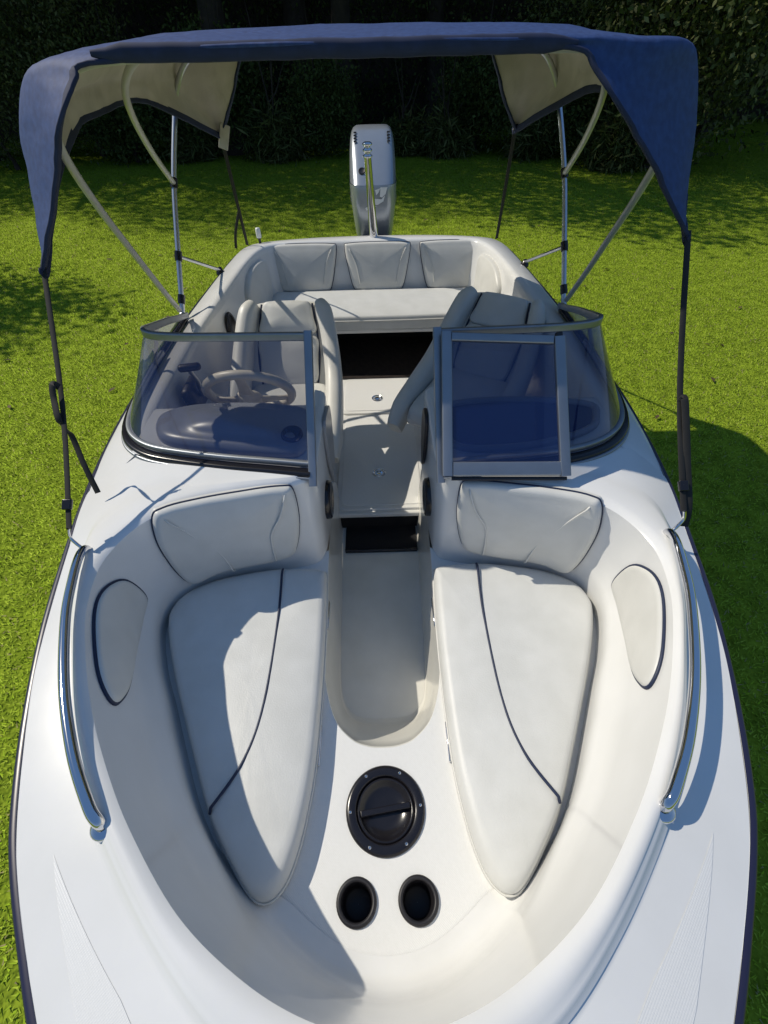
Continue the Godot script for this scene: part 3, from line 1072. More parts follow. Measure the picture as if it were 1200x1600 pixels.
# ------------------------------------------------------------------ bimini
func build_bimini() -> void:
	var t := thing("bimini_top", P(0, 1.03, 2.4), "navy blue canvas bimini sunshade with beige lining on bent tube frame over the boat", "bimini")
	var half := [
		[0, .047, 1.525, .35, .048, 1.525, .505, .050, 1.52, .548, .085, 1.50, .605, .135, 1.47, .70, .22, 1.465, .79, .31, 1.465, .905, .43, 1.455],
		[0, .026, 1.52, .35, .026, 1.52, .62, .030, 1.56, .80, .042, 1.62, .885, .102, 1.68, .935, .215, 1.68, .93, .325, 1.60, .908, .433, 1.470],
		[0, .018, 1.75, .35, .020, 1.75, .66, .026, 1.76, .83, .064, 1.80, .915, .14, 1.84, .955, .19, 1.83, .96, .265, 1.78, .955, .345, 1.68],
		[0, .012, 2.0, .35, .014, 2.0, .68, .022, 2.0, .84, .064, 2.02, .92, .125, 2.04, .955, .14, 2.04, .962, .18, 2.03, .965, .22, 2.0],
		[0, .004, 2.25, .35, .006, 2.25, .69, .018, 2.25, .84, .056, 2.25, .92, .11, 2.25, .95, .13, 2.25, .958, .165, 2.25, .962, .20, 2.25],
		[0, .012, 2.65, .35, .014, 2.65, .68, .024, 2.65, .83, .05, 2.65, .905, .1, 2.65, .935, .145, 2.65, .94, .18, 2.65, .943, .215, 2.66],
		[0, .004, 3.06, .35, .006, 3.06, .66, .016, 3.06, .80, .045, 3.06, .865, .10, 3.06, .88, .19, 3.08, .86, .29, 3.12, .80, .405, 3.19],
		[0, .05, 3.13, .35, .052, 3.13, .53, .06, 3.13, .60, .10, 3.135, .64, .165, 3.14, .685, .25, 3.15, .735, .325, 3.17, .795, .408, 3.20]]
	# the port side hangs a little narrower in front and lower at its corner
	var port := half.duplicate()
	port[0] = [0, .047, 1.525, .35, .048, 1.525, .64, .052, 1.52, .682, .08, 1.495, .712, .125, 1.46, .775, .22, 1.455, .845, .33, 1.455, .945, .475, 1.455]
	port[1] = [0, .026, 1.52, .35, .026, 1.52, .66, .036, 1.57, .84, .058, 1.65, .935, .12, 1.70, .985, .22, 1.69, .98, .33, 1.62, .95, .479, 1.470]
	var rows := []
	for i in half.size():
		var r: Array = smooth(p3(half[i]), 5)
		var l: Array = smooth(p3(port[i], -1.0), 5)
		r.reverse()
		l.pop_front()
		r.append_array(l)
		rows.append(r)
	var n: int = rows[0].size()
	var dense := []
	var cols := []
	for i in n:
		var col := []
		for r in rows:
			col.append(r[i])
		cols.append(smooth(col, 6))
	for j in cols[0].size():
		var row := []
		for i in n:
			row.append(cols[i][j])
		dense.append(row)
	# creases pulled into the cloth
	rng.seed = 5
	var fn := FastNoiseLite.new()
	fn.seed = 12
	fn.frequency = 3.2
	for row in dense:
		for i in n:
			var p: Vector3 = row[i]
			p += Vector3(fn.get_noise_3d(p.x, p.y, p.z) * 0.6, fn.get_noise_3d(p.x + 9, p.y, p.z), fn.get_noise_3d(p.x, p.y + 7, p.z)) * 0.007
			var fold := fn.get_noise_3d(p.x * 4.5, p.y * 0.7, p.z * 4.5 + 3.0) * 0.008 * clampf((CH - 0.07 - p.y) * 9.0, 0.0, 1.0)
			p += Vector3(signf(p.x) * 0.7, 0, 0.7) * fold
			row[i] = p
	var inner := []
	for j in dense.size():
		var row := []
		for i in n:
			var a: Vector3 = dense[j][mini(i + 1, n - 1)] - dense[j][maxi(i - 1, 0)]
			var b: Vector3 = dense[mini(j + 1, dense.size() - 1)][i] - dense[maxi(j - 1, 0)][i]
			var nn := a.cross(b).normalized()
			if nn.dot(P(0, .7, 2.3) - dense[j][i]) < 0:
				nn = -nn
			row.append(dense[j][i] + nn * 0.003)
		inner.append(row)
	var st := new_st()
	grid(st, dense)
	var can := obj(st, "canopy", M.canvas, t)
	st = new_st()
	grid(st, inner.slice(5))
	obj(st, "lining", M.lining, can)
	st = new_st()
	var hem := []
	for i in 31:
		var x := lerpf(.50, -.63, i / 30.0)
		hem.append(P(x, .040 + fn.get_noise_1d(x * 3.0) * .003, 1.512 + absf(x) * .012))
	var hs := []
	for i in hem.size():
		hs.append(clampf(sin(PI * (i + 0.4) / 30.8) * 5.0, 0.35, 1.0))
	sweep(st, hem, ellipse(.012, .0175, 12), Vector3.UP, true, hs)
	obj(st, "front_hem", M.binding, can)
	# bound edges
	var fe: Array = dense[0]
	var re: Array = dense[-1]
	var le := []
	var ri := []
	for row in dense:
		le.append(row[0])
		ri.append(row[n - 1])
	for e in [fe, re, le, ri]:
		st = new_st()
		sweep(st, e, round_rect(.030 if e == le or e == ri else 0.022, .008 if e == le or e == ri else 0.010, .003, 2), Vector3(1, 0.2, 0) if e == le or e == ri else Vector3.UP, true)
		obj(st, "edge_binding", M.binding, can)
	# three bows
	for s in [1.0]:
		var bows := {
			"main_bow": [1.0, 1.035, 2.43, .985, .80, 2.58, .968, .53, 2.77, .93, .30, 2.93, .90, .20, 2.98, .84, .115, 3.02, .74, .068, 3.04, .6, .042, 3.045, 0, .03, 3.045],
			"front_bow": [1.0, 1.0, 2.41, .98, .81, 2.23, .96, .62, 2.06, .938, .43, 1.89, .915, .27, 1.765, .885, .175, 1.715, .835, .11, 1.69, .74, .068, 1.655, .6, .05, 1.60, .35, .046, 1.578, 0, .046, 1.575],
			"middle_bow": [.968, .53, 2.77, .93, .36, 2.50, .875, .20, 2.27, .83, .115, 2.22, .74, .06, 2.2, .6, .036, 2.2, 0, .028, 2.2]}
		for nm in bows:
			var hp: Array = smooth(p3(bows[nm]), 6)
			var full: Array = hp.duplicate()
			for i in range(hp.size() - 2, -1, -1):
				full.append(Vector3(-hp[i].x, hp[i].y, hp[i].z))
			st = new_st()
			tube(st, full, 0.0125, 12)
			obj(st, nm, M.alu if nm == "main_bow" else M.sleeve, t)
	for s in [-1.0, 1.0]:
		st = new_st()
		tube(st, [P(.985 * s, .80, 2.58), P(.955 * s, 1.045, 3.10)], 0.009, 10)
		obj(st, "brace", M.alu, t)
		for c in [[.968, .53, 2.77], [.985, .80, 2.58], [.996, .97, 2.47]]:
			st = new_st()
			var o := P(c[0] * s, c[1], c[2])
			var dv := P(.93 * s, .30, 2.93) - P(.985 * s, .80, 2.58)
			sweep(st, [o - dv.normalized() * 0.022, o + dv.normalized() * 0.022], ellipse(.018, .018, 12))
			obj(st, "clamp", M.black, t)
		for f in [[1.0, 1.05, 2.43], [.955, 1.06, 3.10]]:
			st = new_st()
			lathe(st, v2([.026, -.01, .026, .006, .018, .012, .012, .03, .001, .032]), Transform3D(Basis.IDENTITY, P(f[0] * s, f[1], f[2])), 16)
			obj(st, "deck_mount", M.alu if f[2] < 3 else M.black, t)
		# straps
		var tip := P(.906 * s, .431, 1.458) if s > 0 else P(-.946, .476, 1.458)
		var eye := P(.845 * s, 1.005, .845)
		st = new_st()
		var fp := [tip + Vector3(0, 0.012, 0), tip.lerp(eye, 0.5) + Vector3(.005 * s, -.012, 0), eye + Vector3(.011 * s, .055, -.018)]
		strap(st, fp, .016 if s < 0 else .018)
		var sp := obj(st, "front_strap", M.strap, t)
		st = new_st()
		if s < 0:
			strap(st, smooth([tip.lerp(eye, 0.43) + Vector3(.0, 0, .004), tip.lerp(eye, 0.42) + Vector3(-.012, .004, .012), tip.lerp(eye, 0.45) + Vector3(-.018, -.01, .016), tip.lerp(eye, 0.53) + Vector3(-.014, -.02, .014), P(-.945, .86, 1.18), P(-.92, .945, 1.125), P(-.895, 1.02, 1.08)], 5), .019)
		else:
			strap(st, smooth([cr(fp, 1.12), cr(fp, 1.08) + Vector3(.006, .002, .012), cr(fp, 1.2) + Vector3(.012, -.006, .016), cr(fp, 1.5) + Vector3(.016, -.012, .014), cr(fp, 1.85) + Vector3(.018, -.016, .01), eye + Vector3(.024, .012, 0)], 5), .022)
		obj(st, "strap_end", M.strap, sp)
		st = new_st()
		rbox(st, axes(cr(fp, 1.72) + Vector3(0, .002, .003), Vector3.RIGHT, fp[1] - fp[2]), Vector3(.026, .03, .012), .003)
		obj(st, "buckle", M.black, sp)
		st = new_st()
		tube(st, smooth([eye + Vector3(.01 * s, .06, -.015), eye + Vector3(.016 * s, .035, -.008), eye + Vector3(.004 * s, .015, 0), eye + Vector3(-.008 * s, .002, .006)], 5), .0045, 8)
		obj(st, "hook", M.chrome, sp)
		var rt := P(.795 * s, .408, 3.20)
		var re2 := P(.875 * s, 1.055, 3.60)
		st = new_st()
		strap(st, [rt + Vector3(0, .02, 0), rt.lerp(re2, .5) + Vector3(0, -.02, 0), re2], .022)
		sp = obj(st, "rear_strap", M.strap, t)
		if s < 0:
			st = new_st()
			strap(st, [rt.lerp(re2, .62), rt.lerp(re2, .8) + Vector3(-.05, -.02, .03), rt.lerp(re2, .97) + Vector3(-.07, -.02, .05)], .02)
			obj(st, "strap_end", M.strap, sp)
			st = new_st()
			rbox(st, Transform3D(Basis(Vector3.BACK, -0.35), rt + Vector3(.02, -.0, .02)), Vector3(.05, .11, .008), .003)
			obj(st, "tab", M.lining, can)

func strap(st: SurfaceTool, pts: Array, w: float) -> void:
	sweep(st, smooth(pts, 4), round_rect(w, .003, .001, 1), Vector3(0.0, 0.6, 0.8))

# ------------------------------------------------------------------ motor and the rest
func build_motor() -> void:
	var cx := 0.018
	var t := thing("outboard_motor", P(cx, 1.2, 4.1), "silver grey outboard motor with white wing emblem behind the transom", "outboard motor")
	var ring := func(h: float, w: float, zf: float, zb: float, e: float) -> Array:
		var r := []
		for i in 48:
			var a := TAU * i / 48.0
			var x := signf(cos(a)) * pow(absf(cos(a)), 2.0 / e) * w
			var z := signf(sin(a)) * pow(absf(sin(a)), 2.0 / e)
			var hh := h
			r.append(P(cx + x, hh, (zf + zb) / 2 + z * (zb - zf) / 2))
		return r
	var low := [[1.13, .115, 3.90, 4.28], [1.12, .133, 3.875, 4.33], [1.09, .14, 3.86, 4.36], [1.0, .152, 3.845, 4.40], [.90, .163, 3.835, 4.43], [.80, .168, 3.835, 4.45], [.775, .169, 3.84, 4.45]]
	var up := [[.775, .167, 3.842, 4.449], [.768, .166, 3.85, 4.449], [.74, .166, 3.885, 4.449], [.69, .165, 3.95, 4.45], [.63, .162, 4.03, 4.45], [.575, .156, 4.11, 4.445], [.545, .148, 4.165, 4.435], [.525, .136, 4.21, 4.42], [.512, .116, 4.25, 4.39], [.508, .07, 4.29, 4.36]]
	var rows := []
	for r in low:
		rows.append(ring.call(r[0], r[1], r[2], r[3], 5.0))
	var st := new_st()
	grid(st, rows, true)
	var cowl := obj(st, "cowl", M.silver, t)
	rows = []
	for r in up:
		rows.append(ring.call(r[0], r[1], r[2], r[3], 4.5))
	st = new_st()
	grid(st, rows, true)
	fan(st, rows[-1])
	var ct := obj(st, "cowl_top", M.silver, t)
	# round badge and vents
	st = new_st()
	var sl := (P(0, .69, 3.95) - P(0, .74, 3.885)).normalized()
	var nn := Vector3(0, sl.z * -1, sl.y).normalized()
	if nn.y < 0:
		nn = -nn
	lathe(st, v2([.024, -.004, .026, .004, .022, .007, .018, .003, .001, .003]), axes(P(cx - .075, .708, 3.927), Vector3.RIGHT, nn), 28)
	obj(st, "badge", M.dark, ct)
	for s in [-1.0, 1.0]:
		for i in 4:
			st = new_st()
			var f := i / 3.0
			rbox(st, axes(P(cx + s * .118, lerpf(.575, .535, f) - .004, lerpf(4.115, 4.19, f)), Vector3.RIGHT, Vector3(0, .5, -1)), Vector3(.022, .009, .008), .002)
			obj(st, "vent_slot", M.dark, ct)
	# wing emblem: three swept feathers, a flat print on the cowl front
	var em := [v2([.012, .80, .05, .79, .036, .815, .02, .83]), v2([.05, .785, .098, .785, .085, .825, .06, .845, .045, .84]), v2([.0, .85, .055, .855, .082, .832, .07, .868, .03, .888, .0, .888]), v2([-.06, .905, -.02, .89, .02, .895, -.01, .915, -.055, .92])]
	for f in em:
		st = new_st()
		var pk := PackedVector2Array(f)
		var ix := Geometry2D.triangulate_polygon(pk)
		for i in range(0, ix.size(), 3):
			for k in 3:
				var q: Vector2 = pk[ix[i + k]]
				st.add_vertex(P(cx + q.x, q.y, 3.8335 + maxf(0, q.y - .9) * 0.1 - .002))
		obj(st, "wing_emblem", M.decal, cowl)
	for s in [-1.0, 1.0]:
		for i in 4:
			st = new_st()
			var z := 3.95 + i * .035
			quad(st, P(cx + s * .1675, .86, z), P(cx + s * .1675, .86, z + .022), P(cx + s * .1645, .905, z + .022), P(cx + s * .1645, .905, z))
			obj(st, "side_lettering", M.decal, cowl)
	# leg
	st = new_st()
	rows = []
	for r in [[1.10, .115, 3.88, 4.32], [1.17, .11, 3.88, 4.30], [1.22, .09, 3.92, 4.26], [1.4, .05, 3.97, 4.2], [1.65, .03, 3.98, 4.2], [1.76, .028, 3.99, 4.2]]:
		rows.append(ring.call(r[0], r[1], r[2], r[3], 3.0))
	grid(st, rows, true)
	obj(st, "leg", M.dark, t)
	st = new_st()
	lathe(st, v2([.001, -.22, .03, -.17, .045, -.08, .045, .12, .03, .18, .001, .2]), axes(P(cx, 1.78, 4.08), Vector3.RIGHT, Vector3(0, 0, -1)), 20)
	obj(st, "gearcase", M.dark, t)
	for i in 3:
		st = new_st()
		var a := TAU * i / 3.0
		var dd := Vector3(cos(a), sin(a), 0)
		extr(st, smooth_closed(v2([.03, -.03, .08, -.04, .11, 0, .08, .04, .03, .03]), 3), axes(P(cx, 1.78, 4.27), dd, Vector3(-sin(a), cos(a), -0.7)), .006, .002)
		obj(st, "propeller_blade", M.dark, t)
	# clamp bracket on the transom
	st = new_st()
	rbox(st, Transform3D(Basis.IDENTITY, P(cx, 1.20, 3.80)), Vector3(.2, .22, .18), .02)
	obj(st, "bracket", M.dark, t)
	# tow pole
	var tp := thing("tow_pole", P(.012, 1.05, 3.63), "polished steel tow pole standing on the transom before the outboard", "tow pole")
	st = new_st()
	var a0 := P(.014, 1.06, 3.63)
	var a1 := P(-.012, .58, 3.615)
	sweep(st, [a0, a0.lerp(a1, .5), a1], ellipse(.030, .030, 20), Vector3.BACK, true, [1.0, .87, .75])
	obj(st, "pole", M.chrome, tp)
	st = new_st()
	lathe(st, v2([.05, -.008, .05, .004, .034, .012, .030, .02]), Transform3D(Basis.IDENTITY, a0 + Vector3(0, 0.008, 0)), 24)
	obj(st, "foot", M.chrome, tp)
	st = new_st()
	lathe(st, v2([.022, 0, .03, .004, .03, .012, .018, .016, .018, .03, .029, .034, .029, .042, .018, .047, .018, .06, .03, .064, .03, .072, .02, .078, .001, .08]), axes(a1 - Vector3(0, 0.002, 0), Vector3.RIGHT, a1 - a0), 20)
	obj(st, "bobbin", M.chrome, tp)

# ------------------------------------------------------------------ garden
func leaf_mesh(seed_: int, clumps: int, per: int, shape: Callable, clump_r: float, size: float, cols: Array, slim := 1.0) -> ArrayMesh:
	rng.seed = seed_
	var vs := PackedVector3Array()
	var ns := PackedVector3Array()
	var cl := PackedColorArray()
	for c in clumps:
		var cc: Vector3 = shape.call()
		var base: Color = cols[rng.randi() % cols.size()]
		base = base * rng.randf_range(0.75, 1.25)
		for i in per:
			var d := Vector3(rng.randfn(), rng.randfn(), rng.randfn()) * 0.5 * clump_r
			var p := cc + d
			var dir := Vector3(rng.randfn(), rng.randfn() - 0.5, rng.randfn()).normalized()
			var sd := dir.cross(Vector3(rng.randfn(), rng.randfn() + 0.6, rng.randfn())).normalized()
			var nrm := sd.cross(dir).normalized()
			var L := size * rng.randf_range(0.6, 1.35)
			var w := L * rng.randf_range(0.18, 0.3) * slim
			var mid := p + dir * L * 0.5 + nrm * L * 0.06
			var col := base * rng.randf_range(0.8, 1.2)
			col.a = 1
			var tip := p + dir * L
			for v in [p, tip, mid + sd * w, p, mid - sd * w, tip]:
				vs.append(v)
				ns.append(nrm)
				cl.append(col)
	var arr := []
	arr.resize(Mesh.ARRAY_MAX)
	arr[Mesh.ARRAY_VERTEX] = vs
	arr[Mesh.ARRAY_NORMAL] = ns
	arr[Mesh.ARRAY_COLOR] = cl
	var m := ArrayMesh.new()
	m.add_surface_from_arrays(Mesh.PRIMITIVE_TRIANGLES, arr)
	return m

func leaf_material() -> StandardMaterial3D:
	var m := StandardMaterial3D.new()
	m.vertex_color_use_as_albedo = true
	m.roughness = 0.6
	m.metallic_specular = 0.25
	m.cull_mode = BaseMaterial3D.CULL_DISABLED
	m.backlight_enabled = true
	m.backlight = lin(0.12, 0.17, 0.03)
	return m

func blob(rx: float, y0: float, y1: float, rz: float) -> Callable:
	# points through an upright ellipsoid, denser towards its skin
	return func() -> Vector3:
		var d := Vector3(rng.randfn(), rng.randfn(), rng.randfn()).normalized()
		var r := pow(rng.randf(), 0.4)
		return Vector3(d.x * rx * r, (y0 + y1) / 2 + d.y * (y1 - y0) / 2 * r, d.z * rz * r)

func put_mesh(m: Mesh, called: String, mt: Material, parent: Node) -> MeshInstance3D:
	var mi := MeshInstance3D.new()
	mi.mesh = m
	mi.material_override = mt
	mi.name = called
	parent.add_child(mi, true)
	return mi

func trunk_mesh(h: float, r: float, limbs: int, spread: float, seed_: int) -> ArrayMesh:
	rng.seed = seed_
	var st := new_st()
	var pts := []
	var sc := []
	for i in 8:
		var f := i / 7.0
		pts.append(Vector3(rng.randf_range(-.08, .08) * (1 if i > 0 else 0), h * f, rng.randf_range(-.08, .08) * (1 if i > 0 else 0)))
		sc.append(lerpf(1.0, 0.35, f) + (0.35 if i == 0 else 0.0))
	sweep(st, pts, ellipse(r, r, 10), Vector3.BACK, true, sc)
	for k in limbs:
		var a := TAU * k / limbs + rng.randf() * 0.8
		var f := rng.randf_range(0.35, 0.95)
		var b := Vector3(0, h * f, 0)
		var e := Vector3(cos(a) * spread, rng.randf_range(0.5, 2.0), sin(a) * spread)
		sweep(st, smooth([b, b + e * 0.4 + Vector3(0, -.1, 0), b + e * 0.75, b + e], 3), ellipse(r * .4, r * .4, 7), Vector3.BACK, true, [1, .9, .85, .8, .7, .62, .55, .45, .35, .3])
	st.generate_normals()
	return st.commit()

func build_garden() -> void:
	# lawn
	var st := new_st()
	var n := 40
	for i in n:
		for j in n:
			var f := func(a, b): return Vector3(-60.0 + 120.0 * a / n, 0, -70.0 + 100.0 * b / n)
			quad(st, f.call(i, j), f.call(i + 1, j), f.call(i + 1, j + 1), f.call(i, j + 1))
	var gm := StandardMaterial3D.new()
	gm.albedo_texture = noise_tex(0.03, lin(0.12, 0.17, 0.015), lin(0.28, 0.37, 0.03), 21, 512, 6)
	gm.uv1_triplanar = true
	gm.uv1_world_triplanar = true
	gm.uv1_scale = Vector3.ONE * 0.45
	gm.roughness = 1.0
	gm.metallic_specular = 0.1
	gm.normal_enabled = true
	gm.normal_texture = noise_tex(0.15, Color.BLACK, Color.WHITE, 22, 512, 4, true, 3.0)
	gm.cull_mode = BaseMaterial3D.CULL_DISABLED
	var lawn := obj(st, "lawn", gm, self)
	lawn.set_meta("kind", "structure")
	# mown grass: one-metre tufted patches laid side by side
	rng.seed = 77
	var vs := PackedVector3Array()
	var ns := PackedVector3Array()
	var cl := PackedColorArray()
	var fn := FastNoiseLite.new()
	fn.seed = 4
	fn.frequency = 2.2
	for i in 6200:
		var p := Vector3(rng.randf() - .5, 0, rng.randf() - .5)
		var k := 0.5 + 0.5 * fn.get_noise_2d(p.x * 2, p.z * 2)
		var a := rng.randf() * TAU
		var lean := Vector3(cos(a), 0, sin(a))
		var hgt := rng.randf_range(.005, .020) * (0.5 + 0.8 * k)
		var w := rng.randf_range(.0016, .0034)
		var sd := Vector3(-lean.z, 0, lean.x) * w
		var tip := p + Vector3(0, hgt, 0) + lean * rng.randf_range(.008, .021)
		var b := rng.randf_range(0.75, 1.3)
		var col := Color(0.29, 0.44, 0.025).lerp(Color(0.42, 0.50, 0.07), rng.randf() * 0.8) * b
		if rng.randf() < 0.06:
			col = Color(0.34, 0.30, 0.14)
		col.a = 1
		var nrm := (Vector3.UP + lean * 0.3).normalized()
		for v in [p - sd, tip, p + sd]:
			vs.append(v)
			ns.append(nrm)
			cl.append(col)
	var arr := []
	arr.resize(Mesh.ARRAY_MAX)
	arr[Mesh.ARRAY_VERTEX] = vs
	arr[Mesh.ARRAY_NORMAL] = ns
	arr[Mesh.ARRAY_COLOR] = cl
	var am := ArrayMesh.new()
	am.add_surface_from_arrays(Mesh.PRIMITIVE_TRIANGLES, arr)
	var mm := MultiMesh.new()
	mm.transform_format = MultiMesh.TRANSFORM_3D
	mm.mesh = am
	var xs := []
	for ix in range(-11, 12):
		for iz in range(-1, 14):
			xs.append(Transform3D(Basis(Vector3.UP, PI / 2 * (rng.randi() % 4)).scaled(Vector3(1.02, rng.randf_range(.85, 1.2), 1.02)), Vector3(ix, 0.002, -iz)))
	mm.instance_count = xs.size()
	for i in xs.size():
		mm.set_instance_transform(i, xs[i])
	var gi := MultiMeshInstance3D.new()
	gi.multimesh = mm
	var lm := StandardMaterial3D.new()
	lm.vertex_color_use_as_albedo = true
	lm.roughness = 0.9
	lm.metallic_specular = 0.15
	lm.cull_mode = BaseMaterial3D.CULL_DISABLED
	lm.backlight_enabled = true
	lm.backlight = lin(0.10, 0.16, 0.01)
	gi.material_override = lm
	gi.name = "grass"
	add_child(gi)
	gi.set_meta("kind", "stuff")
	tag(gi, "short bright green mown grass of the lawn around the boat", "grass")

	# a few dry leaves lying on the lawn
	rng.seed = 611
	st = new_st()
	for i in 220:
		var p := Vector3(rng.randf_range(-7.5, 7.5), rng.randf_range(.012, .02), rng.randf_range(-11.0, .5))
		if absf(p.x) < 1.1 and p.z > -3.8:
			continue
		var a := rng.randf() * TAU
		var d := Vector3(cos(a), rng.randf_range(-.15, .25), sin(a)) * rng.randf_range(.018, .04)
		var sd := Vector3(-d.z, rng.randf_range(-.008, .008), d.x) * .5
		tri(st, p, p + d + sd * .9 + Vector3(0, .006, 0), p + d * 2.0)
		tri(st, p, p + d * 2.0, p + d - sd * .9 + Vector3(0, .004, 0))
	var dl := obj(st, "dry_leaves", mat(lin(0.16, 0.10, 0.045), 0.8, 0.0, 0.5, 2.0), self)
	dl.set_meta("kind", "stuff")
	tag(dl, "small dry brown leaves scattered over the mown lawn", "leaves")
	var leafm := leaf_material()
	var bark := mat(lin(0.06, 0.045, 0.035), 0.9, 0.0, 0.4, 1.5)
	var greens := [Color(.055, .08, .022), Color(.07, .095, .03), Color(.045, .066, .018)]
	var olive := [Color(.09, .11, .035), Color(.13, .14, .055), Color(.06, .08, .022)]
	# tall trees along the back of the garden; their crowns hang over the far lawn
	var crowns := []
	var trunks := []
	for v in 3:
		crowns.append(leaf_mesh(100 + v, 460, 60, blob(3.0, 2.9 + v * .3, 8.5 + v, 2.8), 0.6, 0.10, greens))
		trunks.append(trunk_mesh(7.0, 0.24 + v * .05, 8, 2.2, 200 + v))
	var spots := [[-14, 12, 0], [-10.6, 14, 1], [-8.3, 12.4, 2], [-5.6, 13.4, 0], [-2.9, 12.7, 1], [-1.6, 15.0, 2], [1.6, 15.0, 0], [4.4, 14.6, 1], [7.8, 14.2, 2], [10, 13.2, 0], [-18, 13, 2]]
	var tl := ["tall dark leafy tree at the back of the lawn, %s", "tall dark leafy tree at the outer end of the back row"]
	var where := ["", "", "beyond the denim-lit canopy flap", "beyond the helm-side bent bows", "beyond the helm-side pole", "beside the outboard, against the hedge", "right behind the outboard", "beyond the passenger-side pole", "beyond the shaded navy flap", "", ""]
	for i in spots.size():
		var sp: Array = spots[i]
		var t := thing("garden_tree", Vector3(sp[0], 0, -sp[1]), tl[1] if i in [0, 1, 9, 10] else tl[0] % where[i], "tree", "trees along the back of the lawn")
		put_mesh(trunks[sp[2]], "trunk", bark, t)
		put_mesh(crowns[sp[2]], "crown", leafm, t)
		t.rotation.y = i * 1.7
	# tree outside the frame whose shade reaches the lawn by the boat
	var t2 := thing("shade_tree", Vector3(-7.0, 0, -6.0), "small leafy tree on the open lawn shading the grass", "tree")
	put_mesh(trunk_mesh(3.4, .12, 6, .9, 300), "trunk", bark, t2)
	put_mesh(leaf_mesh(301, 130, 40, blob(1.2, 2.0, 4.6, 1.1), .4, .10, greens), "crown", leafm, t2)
	var t3 := thing("overhanging_tree", Vector3(-.6, 0, -13.2), "tree with long limb reaching over the far lawn, behind the outboard", "tree")
	st = new_st()
	sweep(st, smooth([Vector3(0, 0, 0), Vector3(.1, 2.2, .2), Vector3(.1, 3.8, 1.2), Vector3(.3, 4.8, 3.0), Vector3(.4, 5.2, 4.4)], 4), ellipse(.2, .2, 10), Vector3.BACK, true, [1.3, 1.1, 1, .95, .9, .88, .85, .8, .75, .7, .65, .6, .5, .45, .4, .3, .25])
	st.generate_normals()
	put_mesh(st.commit(), "trunk", bark, t3)
	var over := func() -> Vector3: return (blob(2.5, 3.7, 6.6, 1.7).call() as Vector3) + Vector3(.4, 0, 3.6)
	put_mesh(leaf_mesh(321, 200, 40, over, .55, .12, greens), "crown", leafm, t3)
	# dense hedge closing the garden
	var h := thing("boundary_hedge", Vector3(0, 0, -15.6), "tall dense dark evergreen hedge closing the back of the garden", "hedge")
	st = new_st()
	rng.seed = 9
	var rows := []
	for i in 30:
		var row := []
		for j in 40:
			row.append(Vector3(-26 + 52.0 * j / 39.0, 8.0 * i / 29.0, rng.randf_range(-.25, .25)))
		rows.append(row)
	grid(st, rows)
	for r in rows:
		for j in r.size():
			r[j] += Vector3(0, 0, -1.2)
	grid(st, rows)
	var hc := obj(st, "added_core", bark, h)  # solid sheets added inside the hedge so no sky shows between leaves
	hc.position = Vector3.ZERO
	var hedge_shape := func() -> Vector3: return Vector3(rng.randf_range(-20, 20), rng.randf_range(0, 6.2), rng.randf_range(.0, .7))
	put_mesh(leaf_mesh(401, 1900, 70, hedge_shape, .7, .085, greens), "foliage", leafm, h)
	# shrubs in front of it
	var kinds := []
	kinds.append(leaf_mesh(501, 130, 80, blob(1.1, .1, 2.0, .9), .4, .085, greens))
	kinds.append(leaf_mesh(502, 170, 80, blob(1.3, .2, 3.6, 1.1), .45, .08, olive))
	kinds.append(leaf_mesh(503, 60, 40, blob(.6, .05, .75, .45), .35, .30, olive, 0.25))
	var kn := ["round_shrub", "tall_bush", "strappy_plant"]
	var kc := ["shrub", "bush", "plant"]
	var stems := trunk_mesh(1.2, .05, 5, .5, 310)
	var ss := [[-7.0, 11.4, 1, .8], [-4.8, 11.9, 0, .8], [-5.8, 12.6, 1, .9], [-3.0, 12.4, 0, .95], [-1.9, 11.7, 2, .8], [-1.0, 12.2, 0, .75], [-3.7, 12.0, 2, .7], [.7, 12.0, 2, .65], [1.5, 11.8, 2, .7], [2.2, 12.3, 0, .85], [3.2, 11.4, 2, .75], [4.4, 11.3, 0, .8], [4.3, 10.2, 2, .8], [5.0, 10.2, 1, 1.25], [6.1, 11.0, 1, 1.4], [3.9, 12.2, 1, .9]]
	var tail := ["beyond the sunlit canopy flap", "under the tree beyond the helm-side bows", "deep under the trees beyond the sunlit flap", "beyond the helm-side rear strap", "left alone on the lawn edge by the rear strap", "close behind the outboard cowl", "between two dark shrubs by the rear strap", "just past the outboard, seen from the helm", "next to the plant past the outboard", "behind the two plants past the outboard", "by the passenger-side rear strap", "beyond the passenger-side bent bow", "in front of the tall sunlit bush", "catching the sun beside the navy flap", "outermost beyond the navy flap", "deep in shade beyond the passenger pole"]
	var kl2 := ["rounded dark green shrub %s", "tall olive green bush %s", "low clump of strappy leaves %s"]
	for i in ss.size():
		var a: Array = ss[i]
		var t := thing(kn[a[2]], Vector3(a[0], 0, -a[1]), kl2[a[2]] % tail[i], kc[a[2]], "%s row along the back of the lawn" % kc[a[2]])
		put_mesh(stems, "stem", bark, t)
		put_mesh(kinds[a[2]], "foliage", leafm, t)
		t.rotation.y = i * 2.3
		t.scale = Vector3.ONE * a[3]

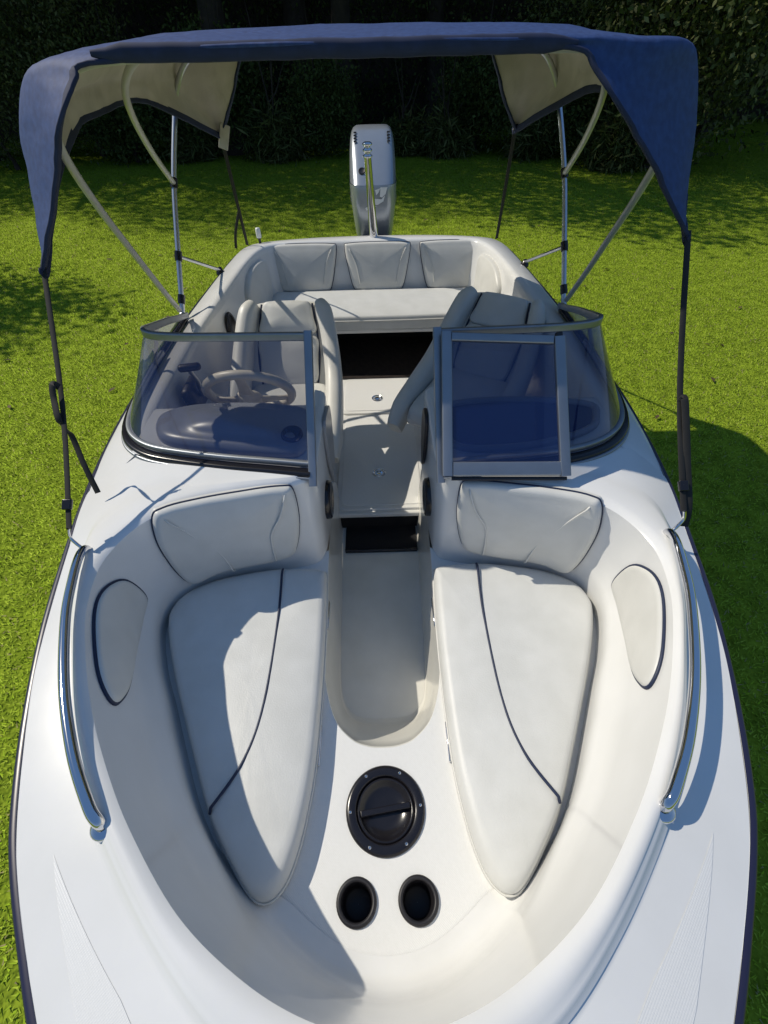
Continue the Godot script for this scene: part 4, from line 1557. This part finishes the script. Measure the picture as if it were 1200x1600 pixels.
func _ready() -> void:
	# camera, sky, sun, exposure
	var cam := Camera3D.new()
	cam.name = "camera"
	cam.position = Vector3(0.0127, CH, 0)
	cam.basis = Basis.from_euler(Vector3(deg_to_rad(-46.74), deg_to_rad(-0.418), deg_to_rad(-1.33)))
	cam.fov = rad_to_deg(2.0 * atan(800.0 / 720.0))
	cam.near = 0.02
	cam.far = 400.0
	add_child(cam)
	cam.current = true
	var sm := ProceduralSkyMaterial.new()
	sm.sky_top_color = Color(0.35, 0.49, 0.68)
	sm.sky_horizon_color = Color(0.64, 0.73, 0.81)
	sm.sky_curve = 0.12
	sm.ground_bottom_color = Color(0.10, 0.13, 0.06)
	sm.ground_horizon_color = Color(0.30, 0.36, 0.34)
	sm.energy_multiplier = 0.92
	var sky := Sky.new()
	sky.sky_material = sm
	var env := Environment.new()
	env.background_mode = Environment.BG_SKY
	env.sky = sky
	env.tonemap_mode = Environment.TONE_MAPPER_LINEAR
	env.tonemap_exposure = 1.0
	env.sdfgi_enabled = true
	env.ssao_enabled = true
	env.ssil_enabled = true
	var we := WorldEnvironment.new()
	we.name = "world_environment"
	we.environment = env
	add_child(we)
	var sun := DirectionalLight3D.new()
	sun.name = "sun"
	sun.light_energy = 1.13
	sun.light_color = Color(1.0, 0.965, 0.895)
	sun.light_angular_distance = 0.5
	sun.shadow_enabled = true
	add_child(sun)
	sun.look_at_from_position(Vector3.ZERO, Vector3(0.86, -1.0, 0.37), Vector3.UP)

	wob.seed = 31
	wob.frequency = 7.0
	make_materials()
	build_garden()
	var boat := thing("motor_boat", P(0, 1.885, 1.6), "white open-bow motor boat with grey cushions and blue-tinted split windscreen", "boat")
	build_hull(boat)
	build_deck(boat)
	build_bow(boat)
	build_cockpit(boat)
	build_windscreen(boat)
	build_rails(boat)
	cushions()
	bench()
	seat(P(-.445, 1.70, 2.02), 0.0, "grey bucket seat facing forward behind the steering wheel")
	seat(P(.475, 1.70, 2.08), deg_to_rad(-31.5), "grey bucket seat swivelled inward behind the opened windscreen door")
	build_bimini()
	build_motor()
